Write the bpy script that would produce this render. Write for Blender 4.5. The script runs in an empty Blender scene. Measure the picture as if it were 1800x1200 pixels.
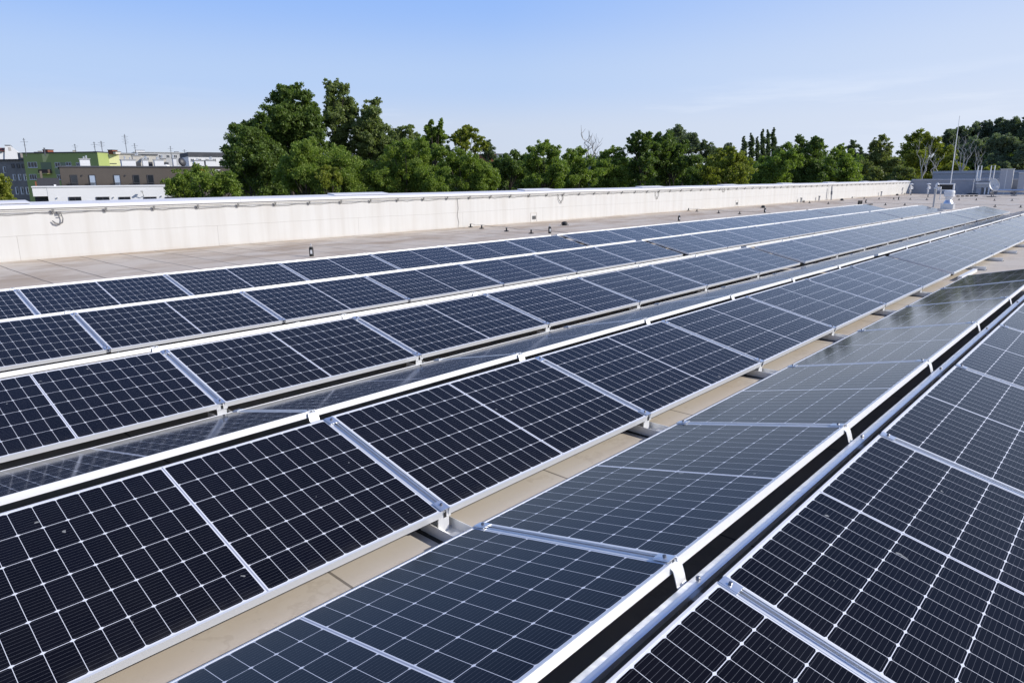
import bpy, math, random
import numpy as np
from mathutils import Vector, Matrix, Euler

C = bpy.context.scene.collection
SC = bpy.context.scene
PI = math.pi
rad = math.radians

# ------------------------------------------------------------------ camera
FPX = 1194.77                      # focal length in pixels of an 1800 px wide frame
CAM = Vector((-13.0088, -3.4102, 1.6868))
YAW, PITCH, ROLL = 0.7526, 0.2331, -0.0085
def cam_axes():
    cy, sy, cp, sp = math.cos(YAW), math.sin(YAW), math.cos(PITCH), math.sin(PITCH)
    f = Vector((cy*cp, sy*cp, -sp)); r = Vector((sy, -cy, 0)); u = r.cross(f)
    cr, sr = math.cos(ROLL), math.sin(ROLL)
    return cr*r + sr*u, -sr*r + cr*u, f
RX, UX, FX = cam_axes()
cd = bpy.data.cameras.new('camera'); cam = bpy.data.objects.new('camera', cd); C.objects.link(cam)
cd.sensor_width = 36; cd.lens = FPX/1800*36; cd.clip_start = 0.05; cd.clip_end = 6000
M = Matrix.Identity(4)
for i in range(3):
    M[i][0], M[i][1], M[i][2], M[i][3] = RX[i], UX[i], -FX[i], CAM[i]
cam.matrix_world = M
SC.camera = cam

# ------------------------------------------------------------------ light
SUN_EL = rad(29.5); SUN_AZ = math.atan2(-0.785, 0.62)          # azimuth measured from +X towards +Y
sun_dir = Vector((math.cos(SUN_EL)*math.cos(SUN_AZ), math.cos(SUN_EL)*math.sin(SUN_AZ), math.sin(SUN_EL)))
sd = bpy.data.lights.new('sun', 'SUN'); sd.energy = 4.6; sd.angle = rad(0.53); sd.color = (1.0, 0.955, 0.89)
so = bpy.data.objects.new('sun', sd); C.objects.link(so)
so.rotation_euler = (-sun_dir).to_track_quat('-Z', 'Y').to_euler(); so.location = (0, -20, 40)
w = bpy.data.worlds.new('World'); SC.world = w; w.use_nodes = True
nt = w.node_tree; nt.nodes.clear()
def N(t, typ, **kw):
    n = t.nodes.new(typ)
    for k, v in kw.items(): setattr(n, k, v)
    return n
sky = N(nt, 'ShaderNodeTexSky', sky_type='NISHITA'); sky.sun_disc = False
sky.sun_elevation = SUN_EL; sky.sun_rotation = PI/2 - SUN_AZ
sky.altitude = 100; sky.air_density = 1.0; sky.dust_density = 1.2; sky.ozone_density = 1.5
geo = N(nt, 'ShaderNodeTexCoord')
mp = N(nt, 'ShaderNodeMapping'); mp.inputs['Scale'].default_value = (1.1, 1.1, 11.0)
no = N(nt, 'ShaderNodeTexNoise'); no.inputs['Scale'].default_value = 1.7; no.inputs['Detail'].default_value = 6; no.inputs['Roughness'].default_value = .6
rp = N(nt, 'ShaderNodeValToRGB'); rp.color_ramp.elements[0].position = .5; rp.color_ramp.elements[1].position = .78
sx = N(nt, 'ShaderNodeSeparateXYZ')
band = N(nt, 'ShaderNodeMapRange'); band.inputs[1].default_value = .02; band.inputs[2].default_value = .09   # cirrus sits low
band2 = N(nt, 'ShaderNodeMapRange'); band2.inputs[1].default_value = .135; band2.inputs[2].default_value = .10
east = N(nt, 'ShaderNodeMapRange'); east.inputs[1].default_value = .2; east.inputs[2].default_value = .95; east.inputs[3].default_value = .25; east.inputs[4].default_value = 1.0
m1 = N(nt, 'ShaderNodeMath', operation='MULTIPLY'); m2 = N(nt, 'ShaderNodeMath', operation='MULTIPLY'); m3 = N(nt, 'ShaderNodeMath', operation='MULTIPLY'); m4 = N(nt, 'ShaderNodeMath', operation='MULTIPLY'); m4.inputs[1].default_value = .6
mix = N(nt, 'ShaderNodeMix', data_type='RGBA'); mix.inputs[7].default_value = (7.6, 7.9, 8.4, 1)
hz = N(nt, 'ShaderNodeValToRGB')                  # pale morning haze low down, clear blue above
cr = hz.color_ramp; cr.interpolation = 'EASE'
for pos, colr in ((0., (5.1, 5.55, 6.4)), (.06, (4.8, 5.45, 6.7)), (.13, (3.75, 4.95, 7.2)), (.24, (2.45, 4.0, 7.5)), (.45, (1.25, 2.3, 5.4)), (.85, (.62, 1.25, 3.9))):
    e = cr.elements[0] if pos == 0. else cr.elements.new(pos) if pos < .8 else cr.elements[-1]
    e.position = pos; e.color = (*[q/10 for q in colr], 1)
hzs = N(nt, 'ShaderNodeMix', data_type='RGBA', blend_type='MULTIPLY'); hzs.inputs[0].default_value = 1; hzs.inputs[7].default_value = (10, 10, 10, 1)
hzf = N(nt, 'ShaderNodeMapRange'); hzf.inputs[1].default_value = .3; hzf.inputs[2].default_value = 1.; hzf.inputs[3].default_value = .95; hzf.inputs[4].default_value = .5
tint = N(nt, 'ShaderNodeMix', data_type='RGBA')
# the haze is whiter towards the sun's side of the sky
vd = N(nt, 'ShaderNodeVectorMath', operation='DOT_PRODUCT'); vd.inputs[1].default_value = (0.62, -0.785, 0)
sf = N(nt, 'ShaderNodeMapRange'); sf.inputs[1].default_value = -.1; sf.inputs[2].default_value = .6; sf.inputs[4].default_value = .8
sz = N(nt, 'ShaderNodeMapRange'); sz.inputs[1].default_value = .5; sz.inputs[2].default_value = .08
sm = N(nt, 'ShaderNodeMath', operation='MULTIPLY')
sh = N(nt, 'ShaderNodeMix', data_type='RGBA'); sh.inputs[7].default_value = (5.5, 6.1, 7.3, 1)
bg = N(nt, 'ShaderNodeBackground'); bg.inputs[1].default_value = 0.13
ow = N(nt, 'ShaderNodeOutputWorld')
L_ = nt.links.new
L_(geo.outputs['Generated'], mp.inputs[0]); L_(mp.outputs[0], no.inputs[0]); L_(no.outputs[0], rp.inputs[0])
L_(geo.outputs['Generated'], sx.inputs[0]); L_(sx.outputs[2], band.inputs[0]); L_(sx.outputs[2], band2.inputs[0]); L_(sx.outputs[0], east.inputs[0])
L_(rp.outputs[0], m1.inputs[0]); L_(band.outputs[0], m1.inputs[1]); L_(m1.outputs[0], m2.inputs[0]); L_(band2.outputs[0], m2.inputs[1])
L_(m2.outputs[0], m3.inputs[0]); L_(east.outputs[0], m3.inputs[1]); L_(m3.outputs[0], m4.inputs[0])
L_(sx.outputs[2], hz.inputs[0]); L_(hz.outputs[0], hzs.inputs[6]); L_(sx.outputs[2], hzf.inputs[0]); L_(hzf.outputs[0], tint.inputs[0]); L_(hzs.outputs[2], tint.inputs[7])
L_(sky.outputs[0], tint.inputs[6]); L_(geo.outputs['Generated'], vd.inputs[0]); L_(vd.outputs['Value'], sf.inputs[0]); L_(sx.outputs[2], sz.inputs[0]); L_(sf.outputs[0], sm.inputs[0]); L_(sz.outputs[0], sm.inputs[1]); L_(sm.outputs[0], sh.inputs[0]); L_(tint.outputs[2], sh.inputs[6]); L_(sh.outputs[2], mix.inputs[6]); L_(m4.outputs[0], mix.inputs[0])
L_(mix.outputs[2], bg.inputs[0]); L_(bg.outputs[0], ow.inputs[0])
SC.view_settings.view_transform = 'Standard'; SC.view_settings.look = 'None'
SC.view_settings.gamma = 1; SC.view_settings.exposure = 0.0
SC.render.engine = 'CYCLES'; SC.cycles.max_bounces = 6

# ------------------------------------------------------------------ node helper
def newmat(name, base=(.5, .5, .5), rough=.6, metal=0., spec=.5):
    m = bpy.data.materials.new(name); m.use_nodes = True
    b = m.node_tree.nodes['Principled BSDF']
    b.inputs['Base Color'].default_value = (*base, 1); b.inputs['Roughness'].default_value = rough
    b.inputs['Metallic'].default_value = metal; b.inputs['Specular IOR Level'].default_value = spec
    return m
class G:                                          # tiny node-graph builder
    def __init__(s, m): s.t = m.node_tree; s.b = s.t.nodes['Principled BSDF']
    def n(s, typ, **kw): return N(s.t, typ, **kw)
    def l(s, a, b): s.t.links.new(a, b)
    def math(s, op, a, b=None, c=None):
        n = s.n('ShaderNodeMath', operation=op)
        for i, v in enumerate((a, b, c)):
            if v is None: continue
            if isinstance(v, (int, float)): n.inputs[i].default_value = v
            else: s.l(v, n.inputs[i])
        return n.outputs[0]
    def mix(s, f, a, b, bt='MIX'):
        n = s.n('ShaderNodeMix', data_type='RGBA', blend_type=bt)
        for i, v in ((0, f), (6, a), (7, b)):
            if isinstance(v, (int, float)): n.inputs[i].default_value = v
            elif isinstance(v, tuple): n.inputs[i].default_value = (*v, 1)
            else: s.l(v, n.inputs[i])
        return n.outputs[2]
    def obj(s): return s.n('ShaderNodeTexCoord').outputs['Object']
    def xyz(s, v):
        n = s.n('ShaderNodeSeparateXYZ'); s.l(v, n.inputs[0]); return n.outputs
    def noise(s, v, scale, detail=4, rough=.55, sc=None):
        if sc:
            m = s.n('ShaderNodeMapping'); m.inputs['Scale'].default_value = sc; s.l(v, m.inputs[0]); v = m.outputs[0]
        n = s.n('ShaderNodeTexNoise'); n.inputs['Scale'].default_value = scale; n.inputs['Detail'].default_value = detail; n.inputs['Roughness'].default_value = rough
        s.l(v, n.inputs[0]); return n.outputs[0]
    def ramp(s, v, a, b, lo=0., hi=1.):
        n = s.n('ShaderNodeMapRange'); s.l(v, n.inputs[0])
        for i, q in enumerate((a, b, lo, hi)): n.inputs[i+1].default_value = q
        return n.outputs[0]
    def bump(s, h, strength=.3, dist=.01):
        n = s.n('ShaderNodeBump'); n.inputs['Strength'].default_value = strength; n.inputs['Distance'].default_value = dist
        s.l(h, n.inputs['Height']); s.l(n.outputs[0], s.b.inputs['Normal'])
    def col(s, v): s.l(v, s.b.inputs['Base Color'])

# ------------------------------------------------------------------ mesh helper
class MB:
    def __init__(s): s.v = []; s.f = []
    def add(s, vs, fs):
        o = len(s.v); s.v += [tuple(q) for q in vs]; s.f += [tuple(i+o for i in f) for f in fs]; return s
    def box(s, a, b):
        x0, y0, z0 = a; x1, y1, z1 = b
        return s.add([(x0,y0,z0),(x1,y0,z0),(x1,y1,z0),(x0,y1,z0),(x0,y0,z1),(x1,y0,z1),(x1,y1,z1),(x0,y1,z1)],
                     [(0,3,2,1),(4,5,6,7),(0,1,5,4),(1,2,6,5),(2,3,7,6),(3,0,4,7)])
    def prism(s, poly, x0, x1):                    # (y,z) outline extruded along x
        n = len(poly)
        vs = [(x0, y, z) for y, z in poly] + [(x1, y, z) for y, z in poly]
        return s.add(vs, [tuple(range(n))[::-1], tuple(range(n, 2*n))] + [(i, (i+1) % n, (i+1) % n+n, i+n) for i in range(n)])
    def strip(s, path, x0, x1, th):                # bent sheet: (y,z) path with thickness
        p = [Vector(q) for q in path]; off = []
        for i in range(len(p)):
            d = (p[min(i+1, len(p)-1)] - p[max(i-1, 0)]).normalized(); off.append(p[i] + Vector((-d.y, d.x))*th)
        return s.prism([tuple(q) for q in p] + [tuple(q) for q in reversed(off)], x0, x1)
    def tube(s, pts, rs, n=8, caps=True):
        pts = [Vector(p) for p in pts]
        if not isinstance(rs, (list, tuple)): rs = [rs]*len(pts)
        o = len(s.v); prev = None
        for i, p in enumerate(pts):
            d = (pts[min(i+1, len(pts)-1)] - pts[max(i-1, 0)]).normalized()
            if prev is None: a = d.cross(Vector((0, 0, 1)) if abs(d.z) < .9 else Vector((1, 0, 0))).normalized()
            else: a = (prev - d*prev.dot(d)).normalized()
            prev = a; b = d.cross(a)
            for k in range(n):
                t = 2*PI*k/n; s.v.append(tuple(p + (a*math.cos(t) + b*math.sin(t))*rs[i]))
        for i in range(len(pts)-1):
            for k in range(n):
                s.f.append((o+i*n+k, o+i*n+(k+1) % n, o+(i+1)*n+(k+1) % n, o+(i+1)*n+k))
        if caps:
            s.f.append(tuple(o+k for k in range(n))[::-1]); s.f.append(tuple(o+(len(pts)-1)*n+k for k in range(n)))
        return s
    def lathe(s, prof, c=(0, 0, 0), n=20):         # (radius, z) profile about z
        return s.tube([(c[0], c[1], c[2]+z + i*1e-6) for i, (r, z) in enumerate(prof)], [max(r, 1e-4) for r, z in prof], n) if 0 else s._lathe(prof, c, n)
    def _lathe(s, prof, c, n):
        o = len(s.v)
        for r, z in prof:
            for k in range(n):
                t = 2*PI*k/n; s.v.append((c[0]+max(r, 1e-4)*math.cos(t), c[1]+max(r, 1e-4)*math.sin(t), c[2]+z))
        for i in range(len(prof)-1):
            for k in range(n):
                s.f.append((o+i*n+k, o+i*n+(k+1) % n, o+(i+1)*n+(k+1) % n, o+(i+1)*n+k))
        s.f.append(tuple(o+k for k in range(n))[::-1]); s.f.append(tuple(o+(len(prof)-1)*n+k for k in range(n)))
        return s
    def mesh(s, name, m, smooth=False):
        me = bpy.data.meshes.new(name); me.from_pydata(s.v, [], s.f); me.materials.append(m)
        if smooth: me.polygons.foreach_set('use_smooth', [True]*len(me.polygons))
        me.update(); return me
    def build(s, name, m, parent=None, smooth=False):
        return link(name, s.mesh(name, m, smooth), parent)
def link(name, me, parent=None):
    o = bpy.data.objects.new(name, me); C.objects.link(o)
    if parent is not None: o.parent = parent
    return o
def tag(o, label, cat, group=None):
    o['label'] = label; o['category'] = cat
    if group: o['group'] = group
    return o
def thing(name, label, cat, loc=(0, 0, 0), rot=(0, 0, 0), group=None):
    o = bpy.data.objects.new(name, None); C.objects.link(o); o.location = loc; o.rotation_euler = rot
    o.empty_display_size = .2
    return tag(o, label, cat, group)
def struct(o): o['kind'] = 'structure'; return o
def copy_tree(o, parent=None):
    c = o.copy(); C.objects.link(c)
    if parent is not None: c.parent = parent
    for ch in list(o.children): copy_tree(ch, c)
    return c
def ray(px, py): return FX + RX*((px-900)/FPX) - UX*((py-600)/FPX)
def at(px, py, dist):                              # the point seen at that picture position, `dist` metres away over the ground
    v = ray(px, py); return CAM + v*(dist/math.hypot(v.x, v.y))
def atx(px, py, x):                                # the same, but where the line of sight reaches a given x
    v = ray(px, py); return CAM + v*((x-CAM.x)/v.x)
ORD = ['', 'first', 'second', 'third', 'fourth', 'fifth', 'sixth', 'seventh', 'eighth', 'ninth', 'tenth', 'eleventh', 'twelfth', 'thirteenth', 'fourteenth', 'fifteenth', 'sixteenth']

# ------------------------------------------------------------------ materials
P, W, LEN, TILT = 1.8373, 1.04, 1.795, 0.2223
def mat_cells():
    m = newmat('solar_cells', (.01, .01, .02), .09, 0, .165); g = G(m)
    o = g.obj(); X, Y, Z = g.xyz(o)
    ax = g.math('SUBTRACT', g.math('ABSOLUTE', X), .0075)
    px = (LEN/2 - .0075 - .0155)/10; pv = (W - .031)/6
    u = g.math('DIVIDE', ax, px); v = g.math('DIVIDE', g.math('SUBTRACT', Y, .0155), pv)
    fu = g.math('FRACT', u); fv = g.math('FRACT', v)
    dx = g.math('MULTIPLY', g.math('MINIMUM', fu, g.math('SUBTRACT', 1., fu)), px)
    dy = g.math('MULTIPLY', g.math('MINIMUM', fv, g.math('SUBTRACT', 1., fv)), pv)
    line = g.math('MAXIMUM', g.math('LESS_THAN', dx, .0009), g.math('LESS_THAN', dy, .0012))
    dia = g.math('LESS_THAN', g.math('ADD', dx, g.math('MULTIPLY', dy, 1.9)), .0125)
    out = g.math('MAXIMUM', g.math('LESS_THAN', ax, 0.), g.math('MAXIMUM', g.math('GREATER_THAN', u, 10.), g.math('MAXIMUM', g.math('LESS_THAN', v, 0.), g.math('GREATER_THAN', v, 6.))))
    white = g.math('MAXIMUM', line, g.math('MAXIMUM', dia, out))
    # ribbons: ten per cell along the module
    fb = g.math('FRACT', g.math('MULTIPLY', fv, 10.)); db = g.math('MULTIPLY', g.math('ABSOLUTE', g.math('SUBTRACT', fb, .5)), pv/10)
    rib = g.math('MULTIPLY', g.math('LESS_THAN', db, .0004), .2)
    # middle strip: two busbars
    strip = g.math('LESS_THAN', g.math('ABSOLUTE', X), .0035)
    # cell-to-cell and module-to-module tone
    cid = g.n('ShaderNodeCombineXYZ'); g.l(g.math('FLOOR', g.math('MULTIPLY', u, g.math('SIGN', X))), cid.inputs[0]); g.l(g.math('FLOOR', v), cid.inputs[1])
    oi = g.n('ShaderNodeObjectInfo'); g.l(g.math('MULTIPLY', oi.outputs['Random'], 37.), cid.inputs[2])
    wn = g.n('ShaderNodeTexWhiteNoise', noise_dimensions='3D'); g.l(cid.outputs[0], wn.inputs[0])
    cell = g.mix(wn.outputs[0], (.0020, .0021, .0048), (.0036, .0037, .0084))
    cell = g.mix(oi.outputs['Random'], cell, (.0040, .0033, .0042))
    dust = g.noise(o, 2.2, 5, .65)
    cell = g.mix(g.ramp(dust, .4, .8, .001, .012), cell, (.42, .40, .36))
    pv3 = g.n('ShaderNodeCombineXYZ'); g.l(X, pv3.inputs[0]); g.l(Y, pv3.inputs[1]); g.l(g.math('MULTIPLY', oi.outputs['Random'], 53.), pv3.inputs[2])
    sp = g.noise(pv3.outputs[0], 16, 2, .45); drip = g.noise(pv3.outputs[0], 5., 3, .6, (3.2, .5, 1))
    edge = g.math('MULTIPLY', g.ramp(Y, .012, .075, 1, 0), g.ramp(drip, .35, .7))          # dirt left by rain along the lower edge
    cell = g.mix(g.math('MULTIPLY', edge, .05), cell, (.40, .37, .32))
    spots = g.math('GREATER_THAN', sp, .765)                                              # droppings
    cell = g.mix(rib, cell, (.55, .56, .6))
    c = g.mix(white, cell, (.78, .79, .82))
    c = g.mix(strip, c, (.36, .38, .45)); c = g.mix(g.math('MULTIPLY', spots, .5), c, (.5, .5, .47))
    g.col(c)
    g.l(g.ramp(dust, .3, .8, .06, .11), g.b.inputs['Roughness'])
    g.b.inputs['Sheen Weight'].default_value = .02; g.b.inputs['Sheen Roughness'].default_value = .25; g.b.inputs['Sheen Tint'].default_value = (.9, .92, 1, 1)   # film of dust
    return m
M_CELL = mat_cells()
M_FRAME = newmat('anodised_frame', (.80, .80, .79), .42, .35)
M_BACK = newmat('panel_backsheet', (.7, .7, .7), .6)
def mat_brushed(name, base, rough):
    m = newmat(name, base, rough, .85); g = G(m); o = g.obj()
    n = g.noise(o, 14, 3, .6, (3, 1, 3)); g.l(g.ramp(n, .3, .7, rough-.08, rough+.1), g.b.inputs['Roughness'])
    g.col(g.mix(g.ramp(n, .3, .8), base, tuple(q*.9 for q in base)))
    return m
M_RAIL = mat_brushed('rail_aluminium', (.80, .82, .85), .36)
M_GALV = mat_brushed('galvanised_steel', (.70, .71, .72), .42)
M_STEEL = newmat('bolt_steel', (.22, .22, .23), .35, .9)
M_FOOT = newmat('support_aluminium', (.84, .83, .80), .45, .4)
M_BLACK = newmat('black_rubber', (.018, .018, .017), .6)
M_GREYPLASTIC = newmat('grey_plastic', (.45, .45, .44), .5)
M_WHITEPAINT = newmat('white_paint', (.78, .78, .77), .5)
M_GREYPAINT = newmat('grey_render_paint', (.42, .43, .45), .8)
M_FIT = newmat('dull_fittings', (.20, .195, .19), .5, .4)
M_WIRE = newmat('conductor_wire', (.22, .215, .20), .5, .5)
M_COPING = newmat('white_coping_sheet', (.74, .73, .73), .55)
def mat_roof():
    m = newmat('roof_membrane', (.45, .38, .31), .75, 0, .3); g = G(m); o = g.obj(); X, Y, Z = g.xyz(o)
    nA = g.noise(o, .55, 5, .6); nB = g.noise(o, 3.2, 5, .7); nC = g.noise(o, 1.6, 4, .6, (.35, 1.8, 1))
    warm = g.mix(g.ramp(nA, .35, .68), (.56, .52, .46), (.52, .43, .335))
    warm = g.mix(g.ramp(nC, .55, .75, 0, .55), warm, (.31, .235, .165))
    warm = g.mix(g.ramp(nB, .55, .78, 0, .6), warm, (.57, .53, .48))
    nD = g.noise(o, .9, 6, .7); ring = g.math('ABSOLUTE', g.math('SUBTRACT', nD, .55))
    warm = g.mix(g.ramp(ring, .0, .018, .35, 0), warm, (.30, .24, .18))            # tide marks of dried puddles
    warm = g.mix(g.math('MULTIPLY', g.ramp(g.noise(o, 14, 3, .7), .62, .75), .35), warm, (.26, .22, .18))
    warm = g.mix(g.math('MULTIPLY', g.ramp(nD, .56, .7, 0, .5), g.ramp(Y, 9., 13., .3, 1.)), warm, (.34, .26, .18))
    band = g.math('MULTIPLY', g.ramp(Y, 9.5, 12., 0, 1), g.ramp(g.noise(o, 1., 6, .68, (.42, .75, 1)), .46, .62))
    warm = g.mix(g.math('MULTIPLY', band, .45), warm, (.27, .185, .115))                # brown silt in front of the parapet
    scuff = g.math('GREATER_THAN', g.noise(o, 2.2, 5, .75, (.3, 1.5, 1)), .66)
    warm = g.mix(g.math('MULTIPLY', scuff, .5), warm, (.62, .59, .54))
    warm = g.mix(g.ramp(Y, 2., -.5, 0, .35), warm, (.60, .525, .42))                     # sandy dust between the rows
    # membrane laps
    near = g.math('GREATER_THAN', Y, 8.4)
    wob = g.math('MULTIPLY', g.math('SUBTRACT', g.noise(o, .5, 2), .5), .12)
    sA = g.math('PINGPONG', g.math('ADD', g.math('ADD', X, wob), 100.1+9.29-.05), .85/2)
    sB = g.math('PINGPONG', g.math('ADD', g.math('ADD', X, g.math('MULTIPLY', wob, .3)), 102.9+11.6), 1.47/2)
    lap = g.math('ADD', g.math('MULTIPLY', near, g.math('LESS_THAN', sA, .016)), g.math('MULTIPLY', g.math('SUBTRACT', 1., near), g.math('LESS_THAN', sB, .0065)))
    cross = g.math('LESS_THAN', g.math('ABSOLUTE', g.math('SUBTRACT', Y, 13.05)), .008)
    pale = g.math('MULTIPLY', near, g.ramp(sA, .02, .12, .25, 0))
    warm = g.mix(pale, warm, (.55, .50, .45))
    warm = g.mix(g.ramp(Y, 7., 9., 0, .4), warm, (.66, .56, .44))
    warm = g.mix(g.math('MULTIPLY', band, .55), warm, (.33, .235, .155))
    warm = g.mix(g.math('MULTIPLY', g.math('MULTIPLY', near, scuff), .4), warm, (.68, .63, .56))
    c = g.mix(g.math('MULTIPLY', g.math('MAXIMUM', lap, g.math('MULTIPLY', cross, .35)), .7), warm, (.07, .06, .05))
    g.col(c); g.bump(nB, .12, .01)
    return m
M_ROOF = mat_roof()
def mat_parapet():
    m = newmat('parapet_membrane', (.78, .76, .72), .6, 0, .35); g = G(m); o = g.obj(); X, Y, Z = g.xyz(o)
    st = g.noise(o, 1.1, 5, .6, (2.6, 1, .18)); bl = g.noise(o, .8, 4, .6)
    c = g.mix(g.ramp(st, .42, .75, 0, .75), (.62, .61, .585), (.52, .495, .455))
    c = g.mix(g.ramp(bl, .5, .75, 0, .4), c, (.58, .555, .51))
    wv = g.math('MULTIPLY', g.math('SUBTRACT', g.noise(o, .6, 2), .5), .05)
    hz = g.math('LESS_THAN', g.math('ABSOLUTE', g.math('SUBTRACT', g.math('ADD', Z, wv), .55)), .005)
    vs = g.math('MULTIPLY', g.math('LESS_THAN', g.math('PINGPONG', g.math('ADD', X, 91.+9.15), 2.27), .006), g.math('LESS_THAN', Z, .55))
    c = g.mix(g.math('MULTIPLY', g.math('MAXIMUM', hz, vs), .55), c, (.30, .28, .25))
    low = g.math('MULTIPLY', g.ramp(Z, .0, .09, 1, 0), g.ramp(bl, .3, .7, .2, .9))      # splash dirt along the foot of the wall
    c = g.mix(g.math('MULTIPLY', low, .45), c, (.50, .42, .32))
    g.col(c); g.bump(g.noise(o, 2.0, 3, .5), .15, .02)
    return m
M_PARA = mat_parapet()
def mat_mottle(name, a, b, scale=1.5, rough=.85, sc=None):
    m = newmat(name, a, rough, 0, .3); g = G(m); o = g.obj()
    g.col(g.mix(g.ramp(g.noise(o, scale, 5, .6, sc), .35, .7), a, b)); return m
M_FARWALL = mat_mottle('grey_parapet_sheet', (.40, .41, .43), (.33, .34, .37), 1.2)
M_GRASS = mat_mottle('ground_grass', (.06, .075, .03), (.11, .10, .055), .05)
M_GLASS = newmat('window_glass', (.02, .024, .03), .08, 0, .6)
M_WFRAME = newmat('window_frame_white', (.7, .7, .7), .5)
M_DARKFRAME = newmat('window_frame_dark', (.04, .04, .045), .5)
def mat_leaf(name, dark, light, trans=.4):
    m = newmat(name, dark, .5, 0, .3); g = G(m)
    gi = g.n('ShaderNodeNewGeometry'); c = g.mix(gi.outputs['Random Per Island'], dark, light); g.col(c)
    tr = g.n('ShaderNodeBsdfTranslucent'); g.l(g.mix(1., c, (1.15, 1.3, .55), 'MULTIPLY'), tr.inputs[0])
    mx = g.n('ShaderNodeMixShader'); mx.inputs[0].default_value = trans
    out = [n for n in g.t.nodes if n.type == 'OUTPUT_MATERIAL'][0]
    g.l(g.b.outputs[0], mx.inputs[1]); g.l(tr.outputs[0], mx.inputs[2]); g.l(mx.outputs[0], out.inputs[0])
    return m
LEAF = {
    'oak': mat_leaf('leaf_oak', (0.081, 0.123, 0.030), (0.187, 0.261, 0.062)),
    'aspen': mat_leaf('leaf_aspen', (0.124, 0.164, 0.059), (0.296, 0.347, 0.131)),
    'robinia': mat_leaf('leaf_robinia', (0.121, 0.187, 0.033), (0.296, 0.373, 0.076), .42),
    'yellow': mat_leaf('leaf_yellowing', (0.149, 0.192, 0.030), (0.358, 0.366, 0.066), .42),
    'poplar': mat_leaf('leaf_poplar', (0.082, 0.118, 0.061), (0.171, 0.217, 0.109)),
    'hazypoplar': mat_leaf('leaf_hazy_poplar', (0.109, 0.144, 0.090), (0.201, 0.241, 0.155)),  # distance haze mixed into the leaf colour, hence paler and greyer
    'willow': mat_leaf('leaf_willow', (0.136, 0.175, 0.105), (0.251, 0.296, 0.186)),
    'birch': mat_leaf('leaf_birch', (0.118, 0.158, 0.048), (0.285, 0.298, 0.099)),
}
M_BARK = mat_mottle('bark_brown', (.055, .045, .034), (.10, .085, .065), 3)
M_DEADWOOD = mat_mottle('bark_bleached', (.50, .48, .44), (.34, .32, .29), 3)

# ------------------------------------------------------------------ ground, roof
struct(MB().add([(-3000, -3000, -12), (3000, -3000, -12), (3000, 3000, -12), (-3000, 3000, -12)], [(0, 1, 2, 3)]).build('ground', M_GRASS))
WY, FXW = 15.2, 66.0                              # inner faces of the long parapet and of the far end wall
struct(MB().box((-22, -14, -11.9), (FXW+.5, WY+.6, 0)).build('roof', M_ROOF))

# long white parapet with its sheet-metal coping
pw = thing('parapet_wall', 'long white membrane covered parapet wall along the far edge of the roof', 'wall', (0, WY, 0))
MB().box((-22, 0, .002), (FXW+.45, .5, 1.145)).build('wall', M_PARA, pw)
cp = MB(); random.seed(3)
edges = [-22, -16.1, -10.9, -7.6, -4.1, -.2, 3.4, 7.1, 10.8, 14.2, 17.7, 21.5, 25.2, 29, 33, 37, 41, 45, 49, 53, 57, 61, 65, FXW+.45]
pz = 0.
for i, (a, b) in enumerate(zip(edges[:-1], edges[1:])):
    z0, z1 = pz, random.uniform(-.012, .012); pz = z1; g_ = .002 if i % 2 else .004
    prof = [(-.03-g_, 1.15), (-.03-g_, 1.222), (.0, 1.232), (.57, 1.285), (.57, 1.15)]
    n = len(prof); vs = [(a+.004, y, z+z0) for y, z in prof] + [(b, y, z+z1) for y, z in prof]
    cp.add(vs, [tuple(range(n))[::-1], tuple(range(n, 2*n))] + [(i_, (i_+1) % n, (i_+1) % n+n, i_+n) for i_ in range(n)])
for a, b in ((-13.5, -8.95), (-.95, 1.15), (7.9, 9.8), (16.6, 18.8), (25.3, 27.4), (34, 36.2), (42.7, 45), (51.5, 53.6), (60, 62.3)):      # cover pieces over the joints
    cp.prism([(.16, 1.262), (.24, 1.292), (.60, 1.330), (.60, 1.20)], a, b)
cp.build('coping', M_COPING, pw)

# far end wall, in its own shade, and the higher roof block behind
fw = thing('end_wall', 'low grey end wall in shade across the far end of the roof', 'wall', (FXW, 0, 0))
MB().box((0, -30, -11.9), (.5, WY-.004, 1.29)).build('wall', M_FARWALL, fw)
MB().box((-.05, -30, 1.293), (.56, WY-.05, 1.42)).build('coping', mat_mottle('grey_coping', (.52, .53, .56), (.46, .47, .5)), fw)
hb = thing('roof_block', 'pale grey upper roof block rising just behind the shaded end wall', 'building', (FXW+6, 0, 0))
MB().box((0, -24, -11.9), (6, 14.6, 1.95)).build('wall', M_GREYPAINT, hb)
MB().box((-.07, -24.05, 1.955), (6.05, 14.66, 2.22)).build('fascia', mat_mottle('pale_fascia', (.50, .51, .54), (.44, .45, .48)), hb)
MB().box((-.13, 10.35, 1.2), (-.073, 10.75, 2.25)).build('downpipe', M_WHITEPAINT, hb)

# ------------------------------------------------------------------ solar array
GAP, E1, ZB = 0.1743, 0.2106, 0.13
ZT = ZB + W*math.sin(TILT); WC = W*math.cos(TILT)
RIDGE = {1: 7.323, 2: 4.879, 3: 2.431, 4: 0.0, 5: -2.4235}
FW_ = .009
def frame_mesh():
    m = MB(); a = LEN/2
    for y0, y1 in ((0, FW_), (W-FW_, W)):
        m.box((-a, y0, -.036), (a, y1, 0))
    for x0, x1 in ((-a, -a+FW_), (a-FW_, a)):
        m.box((x0, FW_+.0002, -.0358), (x1, W-FW_-.0002, -.0002))
    # inner bottom flanges
    m.box((-a+.002, FW_+.0003, -.0355), (a-.002, .03, -.034)); m.box((-a+.002, W-.03, -.0355), (a-.002, W-FW_-.0003, -.034))
    return m.mesh('frame', M_FRAME)
ME_FRAME = frame_mesh()
a_ = LEN/2 - FW_ - .0003
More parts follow.
